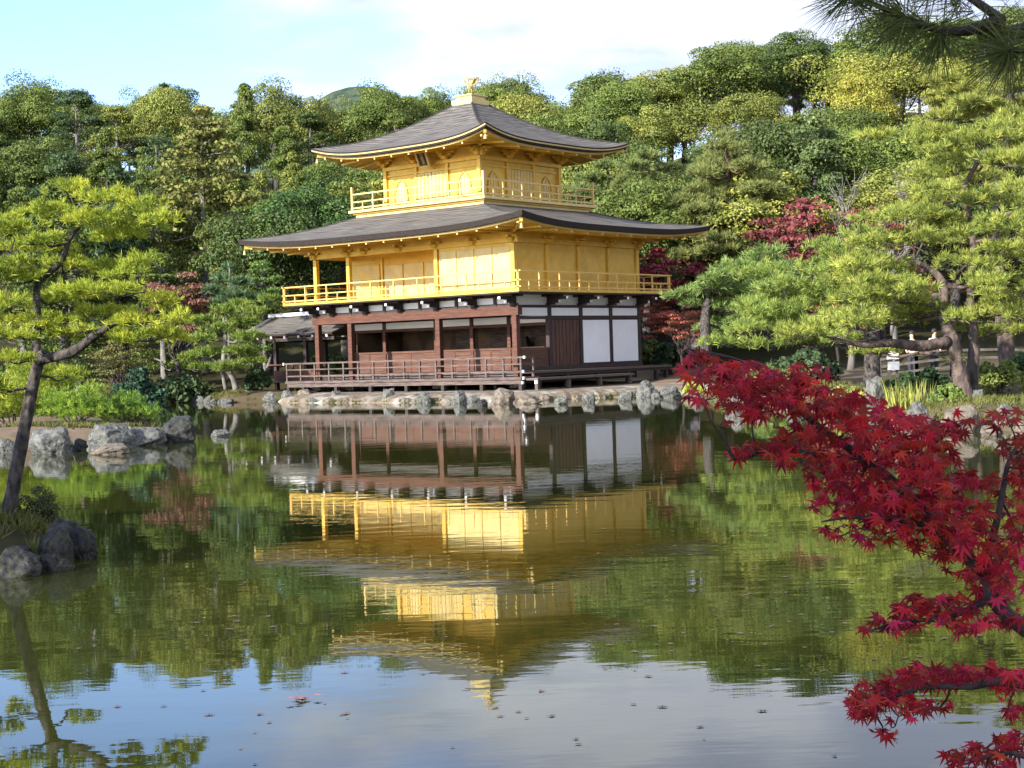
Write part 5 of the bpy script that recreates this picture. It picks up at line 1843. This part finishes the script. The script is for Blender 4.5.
trunk = mtube([(2.35, 3.3, -.1), (2.3, 3.35, .6), (2.42, 3.3, 1.5), (2.3, 3.2, 2.6), (2.5, 3.3, 3.6)], .085, .03)
mainb = mtube([(2.3, 3.35, .62), (1.75, 3.5, .86), at(1030, 632, 3.6), at(985, 575, 3.65), at(940, 530, 3.7), at(905, 492, 3.72), at(868, 462, 3.75), at(830, 435, 3.78), at(790, 405, 3.8), at(745, 385, 3.82), at(705, 368, 3.85)], .024, .003)
sub = [mtube([at(1000, 595, 3.63), at(950, 618, 3.6), at(905, 622, 3.58), at(870, 632, 3.56)], .009, .002),
       mtube([(1.75, 3.5, .86), at(1040, 690, 3.5), at(970, 688, 3.5), at(920, 690, 3.5), at(870, 710, 3.48)], .014, .002),
       mtube([(1.75, 3.5, .86), at(1050, 760, 3.4), at(1010, 755, 3.4), at(960, 768, 3.4)], .01, .002),
       mtube([at(940, 530, 3.7), at(900, 520, 3.66), at(850, 518, 3.62), at(822, 522, 3.6)], .009, .002),
       mtube([at(868, 462, 3.75), at(820, 455, 3.7), at(770, 452, 3.68), at(735, 460, 3.66)], .008, .002),
       mtube([at(905, 492, 3.72), at(925, 455, 3.78), at(945, 435, 3.8), at(960, 425, 3.8)], .008, .002),
       mtube([at(985, 575, 3.65), at(1000, 510, 3.7), at(1010, 460, 3.75), at(1030, 430, 3.78)], .01, .003),
       mtube([at(790, 405, 3.8), at(760, 370, 3.84), at(720, 355, 3.86), at(690, 352, 3.88)], .006, .0015)]
pads = [  # px, py, rx, ry, weight
    (700, 372, 20, 18, 38), (722, 385, 28, 20, 75), (705, 400, 18, 14, 26), (748, 385, 30, 22, 85), (780, 392, 32, 22, 95), (808, 382, 26, 16, 45), (770, 412, 36, 16, 75), (735, 408, 24, 12, 28), (720, 427, 12, 6, 4),
    (820, 408, 40, 20, 120), (855, 418, 40, 22, 130), (890, 432, 36, 24, 115), (840, 440, 36, 18, 85), (800, 440, 30, 14, 40), (765, 455, 30, 9, 34), (740, 460, 12, 7, 10), (800, 462, 36, 12, 40), (825, 475, 30, 16, 55),
    (880, 460, 44, 22, 130), (920, 462, 40, 22, 95), (945, 435, 26, 14, 40), (958, 425, 12, 9, 10), (925, 428, 18, 12, 22), (850, 490, 40, 20, 90), (905, 492, 44, 20, 130), (945, 490, 34, 22, 105), (870, 512, 40, 18, 95), (835, 512, 26, 14, 36), (845, 535, 20, 12, 22), (915, 520, 42, 20, 120), (960, 520, 34, 22, 110), (880, 540, 26, 14, 30), (935, 548, 34, 18, 80), (985, 545, 36, 24, 105), (975, 572, 34, 18, 70), (1010, 580, 24, 26, 60),
    (1010, 425, 30, 12, 26), (1015, 455, 22, 16, 36), (1005, 490, 26, 18, 50), (1018, 520, 18, 18, 36), (1030, 470, 24, 40, 60),
    (985, 600, 26, 12, 30), (950, 612, 32, 14, 58), (915, 612, 26, 14, 50), (895, 630, 26, 10, 34), (872, 632, 14, 7, 12), (965, 632, 30, 9, 26), (1015, 625, 26, 12, 30),
    (985, 682, 40, 14, 70), (940, 682, 36, 16, 90), (905, 690, 30, 18, 80), (875, 702, 26, 16, 60), (860, 715, 16, 14, 28), (900, 718, 28, 14, 40), (935, 712, 22, 8, 16), (1015, 685, 24, 18, 50), (885, 738, 16, 8, 12), (1010, 712, 16, 10, 12),
    (1000, 755, 30, 12, 38), (965, 763, 20, 8, 16), (1025, 748, 18, 16, 26), (985, 775, 40, 12, 40)]
trunk_pts = np.array([p for b in [mainb] + sub for p in b])
Ps = []
for px, py, rx, ry, wgt in pads:
    n = int(wgt * .70)
    D = 3.72 + rng.uniform(-.12, .12) - max(0, (py - 560) / 200) * .2
    a, q = rng.uniform(0, 6.28, n), np.sqrt(rng.uniform(0, 1, n))
    pp_ = np.array([at(px + math.cos(a_) * q_ * rx, py - 6 + math.sin(a_) * q_ * ry * .82, D + dd) for a_, q_, dd in zip(a, q, rng.normal(0, .13, n))]) - base
    Ps.append(pp_)
    c = at(px, py, D) - base
    i = int(np.argmin(np.linalg.norm(trunk_pts - c, axis=1)))
    limb(tb, rng, trunk_pts[i], c, .0035, .0012, 5, .05, .06, 3)
    for _ in range(4):
        limb(tb, rng, c, pp_[rng.integers(n)], .0014, .0008, 4, .05, .08, 2)
# upper crown out of the picture, above the bough
for c0 in ((2.9, 3.4, 3.4), (2.5, 2.9, 3.9), (3.4, 3.6, 3.2), (3.2, 2.8, 3.0), (3.0, 3.9, 2.6)):
    Ps.append(np.array(c0) - base + rng.normal(size=(260, 3)) * (.4, .4, .22))
    limb(tb, rng, trunk[-4], np.array(c0) - base, .02, .006, 6, -.1, .06, 4)
P_ = np.concatenate(Ps)
tb.build('trunk', M['bark_maple'], mp_root, True)
V, F_ = maple_leaves(rng, P_, .032)
link_mesh('crown', np_mesh('crown', V, F_), M['maple'], mp_root)

# ------------------------------------------------------------------ pine bough hanging in at the top right
rng = np.random.default_rng(99)
base = np.array((3.1, 1.7, 0.25))
pr_ = empty('pine_tree', base)
tag(pr_, 'dark long-needled pine bough hanging into the sky at the top right corner', 'tree')
tb = MB()
tk = mtube([(3.1, 1.7, -.1), (3.0, 1.75, 1.2), (3.15, 1.8, 2.5), (3.0, 1.9, 3.6), (3.1, 1.9, 4.8)], .13, .07)
b1_ = mtube([(3.05, 1.86, 2.9), (2.3, 2.2, 2.78), at(1060, 20, 2.6), at(1000, 22, 2.6), at(960, 33, 2.6), at(925, 28, 2.6), at(880, 10, 2.62), at(850, -8, 2.64)], .017, .0025)
b2_ = mtube([at(1060, 20, 2.6), at(1030, 50, 2.55), at(1008, 52, 2.52)], .008, .003)
b3_ = mtube([at(1000, 22, 2.6), at(960, -5, 2.62), at(920, -22, 2.66), at(860, -30, 2.7)], .008, .003)
tp_, td_ = [], []
for b_ in (b1_[26:], b2_[3:], b3_[3:]):
    b_ = np.array(b_)
    for k in range(len(b_)):
        d = b_[min(k + 1, len(b_) - 1)] - b_[max(k - 1, 0)]
        d = d / np.linalg.norm(d)
        for _ in range(2):
            tp_.append(b_[k] + rng.normal(size=3) * .008)
            td_.append(d * .7 + rng.normal(size=3) * .45 + np.array((0, 0, -.35)))
V1, F1 = needle_tufts(rng, tp_, unit(np.array(td_)), 14, .10, .0018, .42)
tips = np.array([at(1008, 52, 2.52), at(938, 32, 2.6), at(850, -8, 2.64), at(985, 30, 2.6), at(862, -28, 2.7), at(905, 18, 2.6)]) - base
V2, F2 = needle_tufts(rng, tips, unit(np.array([(-.3, -.1, -.4), (.1, -.2, -.9), (-.8, 0, -.1), (.2, -.2, -.5), (-.8, 0, -.3), (-.5, 0, -.6)])), 95, .105, .0018, .8)
# higher boughs, above the frame
hp = rng.normal(size=(500, 3)) * (.9, .7, .35) + np.array((2.9, 1.6, 4.6)) - base
V3, F3 = needle_tufts(rng, hp, unit(rng.normal(size=(500, 3)) + (0, 0, .5)), 14, .12, .004, .6)
for k in range(10):
    limb(tb, rng, tk[-3], hp[k], .03, .008, 5, -.1, .06, 3)
V = np.concatenate([V1, V2, V3])
F_ = np.concatenate([F1, F2 + len(V1), F3 + len(V1) + len(V2)])
tb.build('trunk', M['bark_maple'], pr_, True)
cr = link_mesh('crown', np_mesh('crown', V, F_), M['needle'], pr_)
set_col(cr, (0.085, 0.11, 0.03))

# trees on the near bank outside the picture; they shade the foreground
plant('round', (-4.6, -1.2, .2), 8.5, 1.0, MID, 'leafy evergreen on the near bank behind the viewpoint', which=2)
plant('round', (-9.8, -5.6, .2), 9.0, 1.1, DARK, 'taller evergreen on the near bank behind the leafy one', which=3)
plant('round', (-9.9, 10.6, .1), 4.3, 1.25, DARK, 'low dense evergreen on the near end of the front islet', which=1)
plant('round', (-12.2, 11.6, .1), 4.6, 1.2, DARK, 'low dense evergreen at the far end of the front islet', which=0)

# ------------------------------------------------------------------ fences, board, visitors
def fence(label, pts, D_rails=3):
    P_ = []
    for px, D in pts:
        u = px - 512 + 12
        x = u * D / F_PX
        P_.append(np.array((x, D, float(ground_z([(x, D)])[0]))))
    root = empty('rail_fence', P_[0])
    tag(root, label, 'fence')
    b = P_[0]
    for a, c in zip(P_[:-1], P_[1:]):
        n = max(1, int(np.linalg.norm(c - a) / 1.8))
        for k in range(n + 1):
            q = a + (c - a) * k / n - b
            MB().box(q[0] - .05, q[0] + .05, q[1] - .05, q[1] + .05, q[2] - .2, q[2] + 1.0).build('post', M['fence_wood'], root)
        for z in (.35, .65, .92):
            MB().bar(a - b + (0, -.075, z), c - b + (0, -.075, z), .05, .09).build('rail', M['fence_wood'], root)
    return root


fence('weathered three-rail fence along the path behind the right pines', [(868, 56), (905, 55), (940, 54), (990, 53), (1040, 52)])
fence('low rail fence under the red maples beside the east deck', [(640, 84), (668, 82), (700, 80)])

bb_ = at(893, 372, 52)
bb_[2] = float(ground_z([(bb_[0], bb_[1])])[0])
nb = empty('notice_board', bb_)
tag(nb, 'white two-tier notice board on posts in front of the rail fence', 'notice board')
for s in (-.14, .14):
    MB().box(s - .04, s + .04, .0, .08, -.1, 1.15).build('post', M['fence_wood'], nb)
MB().box(-.2, .2, -.035, -.003, .82, 1.1).build('panel', M['white'], nb, bevel=.01)
MB().box(-.18, .22, -.035, -.003, .46, .74).build('panel', M['white'], nb, bevel=.01)


def person(px, D, label, shirt, turn, hatc=None):
    u = px - 512 + 6
    x = u * D / F_PX
    z = float(ground_z([(x, D)])[0])
    root = empty('person', (x, D, z), turn)
    tag(root, label, 'person')
    J = [(0, 0, .95, .13), (0, 0, 1.12, .13), (0, -.01, 1.33, .15), (0, -.01, 1.46, .07), (0, -.02, 1.55, .06), (0, -.03, 1.64, .095), (0, -.03, 1.72, .085),
         (.19, 0, 1.40, .055), (.23, .03, 1.15, .045), (.20, -.12, .98, .035), (.19, -.18, .90, .04), (-.19, 0, 1.40, .055), (-.23, .03, 1.15, .045), (-.18, -.15, 1.02, .035), (-.14, -.22, 1.0, .04),
         (.09, 0, .86, .095), (.10, -.02, .48, .065), (.10, .02, .09, .045), (.11, -.14, .04, .04), (-.09, 0, .86, .095), (-.10, .0, .48, .065), (-.10, .05, .09, .045), (-.11, -.11, .04, .04)]
    E = [(0, 1), (1, 2), (2, 3), (3, 4), (4, 5), (5, 6), (2, 7), (7, 8), (8, 9), (9, 10), (2, 11), (11, 12), (12, 13), (13, 14), (0, 15), (15, 16), (16, 17), (17, 18), (0, 19), (19, 20), (20, 21), (21, 22)]

    def skin(name, keep, grow, mat, parent):
        ids = sorted({i for e in keep for i in e})
        mpp = {i: k for k, i in enumerate(ids)}
        me_ = bpy.data.meshes.new(name)
        me_.from_pydata([J[i][:3] for i in ids], [(mpp[a], mpp[b]) for a, b in keep], [])
        o_ = link_mesh(name, me_, None, parent)
        md = o_.modifiers.new('skin', 'SKIN')
        for k, i in enumerate(ids):
            r_ = J[i][3] + grow
            me_.skin_vertices[0].data[k].radius = (r_ * (1.15 if i in (2, 0, 1) else 1), r_ * (.8 if i in (0, 1, 2) else 1))
        me_.skin_vertices[0].data[0].use_root = True
        o_.modifiers.new('sub', 'SUBSURF').levels = 2
        o_.modifiers['sub'].render_levels = 2
        me_.materials.append(mat)
        return o_
    skin('body', E, 0, M['skin'], root)
    skin('shirt', [(0, 1), (1, 2), (2, 7), (7, 8), (2, 11), (11, 12)], .016, shirt, root)
    skin('trousers', [(0, 15), (15, 16), (16, 17), (0, 19), (19, 20), (20, 21)], .018, M['cloth_dark'], root)
    hm = MB()
    hm.tube([(0, -.005, 1.60), (0, .0, 1.66), (0, -.01, 1.74), (0, -.02, 1.80), (0, -.02, 1.825)], [.085, .108, .105, .07, .01], 12)
    hm.build('hair', hatc or M['hair'], root, True)
    return root


person(688, 78, 'visitor in white shirt and white sun hat standing beyond the east deck', M['cloth_white'], .3, M['cloth_white'])
person(907, 58, 'dark-haired visitor in dark jacket on the path behind the rail fence', M['cloth_dark'], -.4)
person(929, 59, 'visitor in white shirt on the path behind the rail fence', M['cloth_white'], .5)

# ------------------------------------------------------------------ fallen leaves afloat
rng = np.random.default_rng(41)
LV, LF = star_leaf()
fl = []
for k in range(4):
    V = LV.copy()
    V[:, 2] = V[:, 2] * .05 + .02
    V = V * (.065 if k < 3 else .055)
    me_ = np_mesh('floating_leaf', V, LF)
    me_.materials.append(M['fl_leaf'] if 'fl_leaf' in M else M.setdefault('fl_leaf', noise_mat('fallen_leaf', (0.09, 0.045, 0.035), (0.22, 0.13, 0.10), 30, .5)))
    fl.append(me_)
zones = [(560, 1000, 560, 660, 62), (180, 480, 560, 660, 34), (420, 900, 640, 768, 34), (380, 700, 470, 560, 26), (60, 380, 640, 768, 18), (700, 900, 470, 570, 24)]
for x0, x1, y0, y1, n in zones:
    for _ in range(n):
        px, py = rng.uniform(x0, x1), rng.uniform(y0, y1)
        p = on_water(px, py)
        o = bpy.data.objects.new('floating_leaf', fl[rng.integers(4)])
        COL.objects.link(o)
        o.location = (p[0], p[1], .004)
        o.rotation_euler = (0, 0, rng.uniform(0, 6.28))
        s = rng.uniform(.3, .8)
        o.scale = (s, s, s)
        tag(o, 'single small fallen leaf floating on the open pond', 'leaf', 'fallen leaves floating on the pond')
cl_ = MB()
c0 = on_water(300, 701)
for k in range(9):
    a, q, th = rng.uniform(0, 6.28), rng.uniform(0, .10), rng.uniform(0, 6.28)
    V = LV * (.05, .05, .01) + (0, 0, .004 + .003 * k)
    V = np.column_stack([V[:, 0] * math.cos(th) - V[:, 1] * math.sin(th) + math.cos(a) * q * 1.6, V[:, 0] * math.sin(th) + V[:, 1] * math.cos(th) + math.sin(a) * q, V[:, 2]])
    cl_.add(V, LF)
o = cl_.build('leaf_raft', noise_mat('raft_leaf', (0.22, 0.07, 0.05), (0.36, 0.17, 0.12), 20, .6))
o.location = c0
tag(o, 'matted raft of reddish leaves floating in the blue reflection', 'leaves')

# prototypes that were never planted are removed
for lst in PROTO.values():
    for pr in lst:
        if pr.name not in USED:
            for c in list(pr.children):
                bpy.data.objects.remove(c)
            bpy.data.objects.remove(pr)
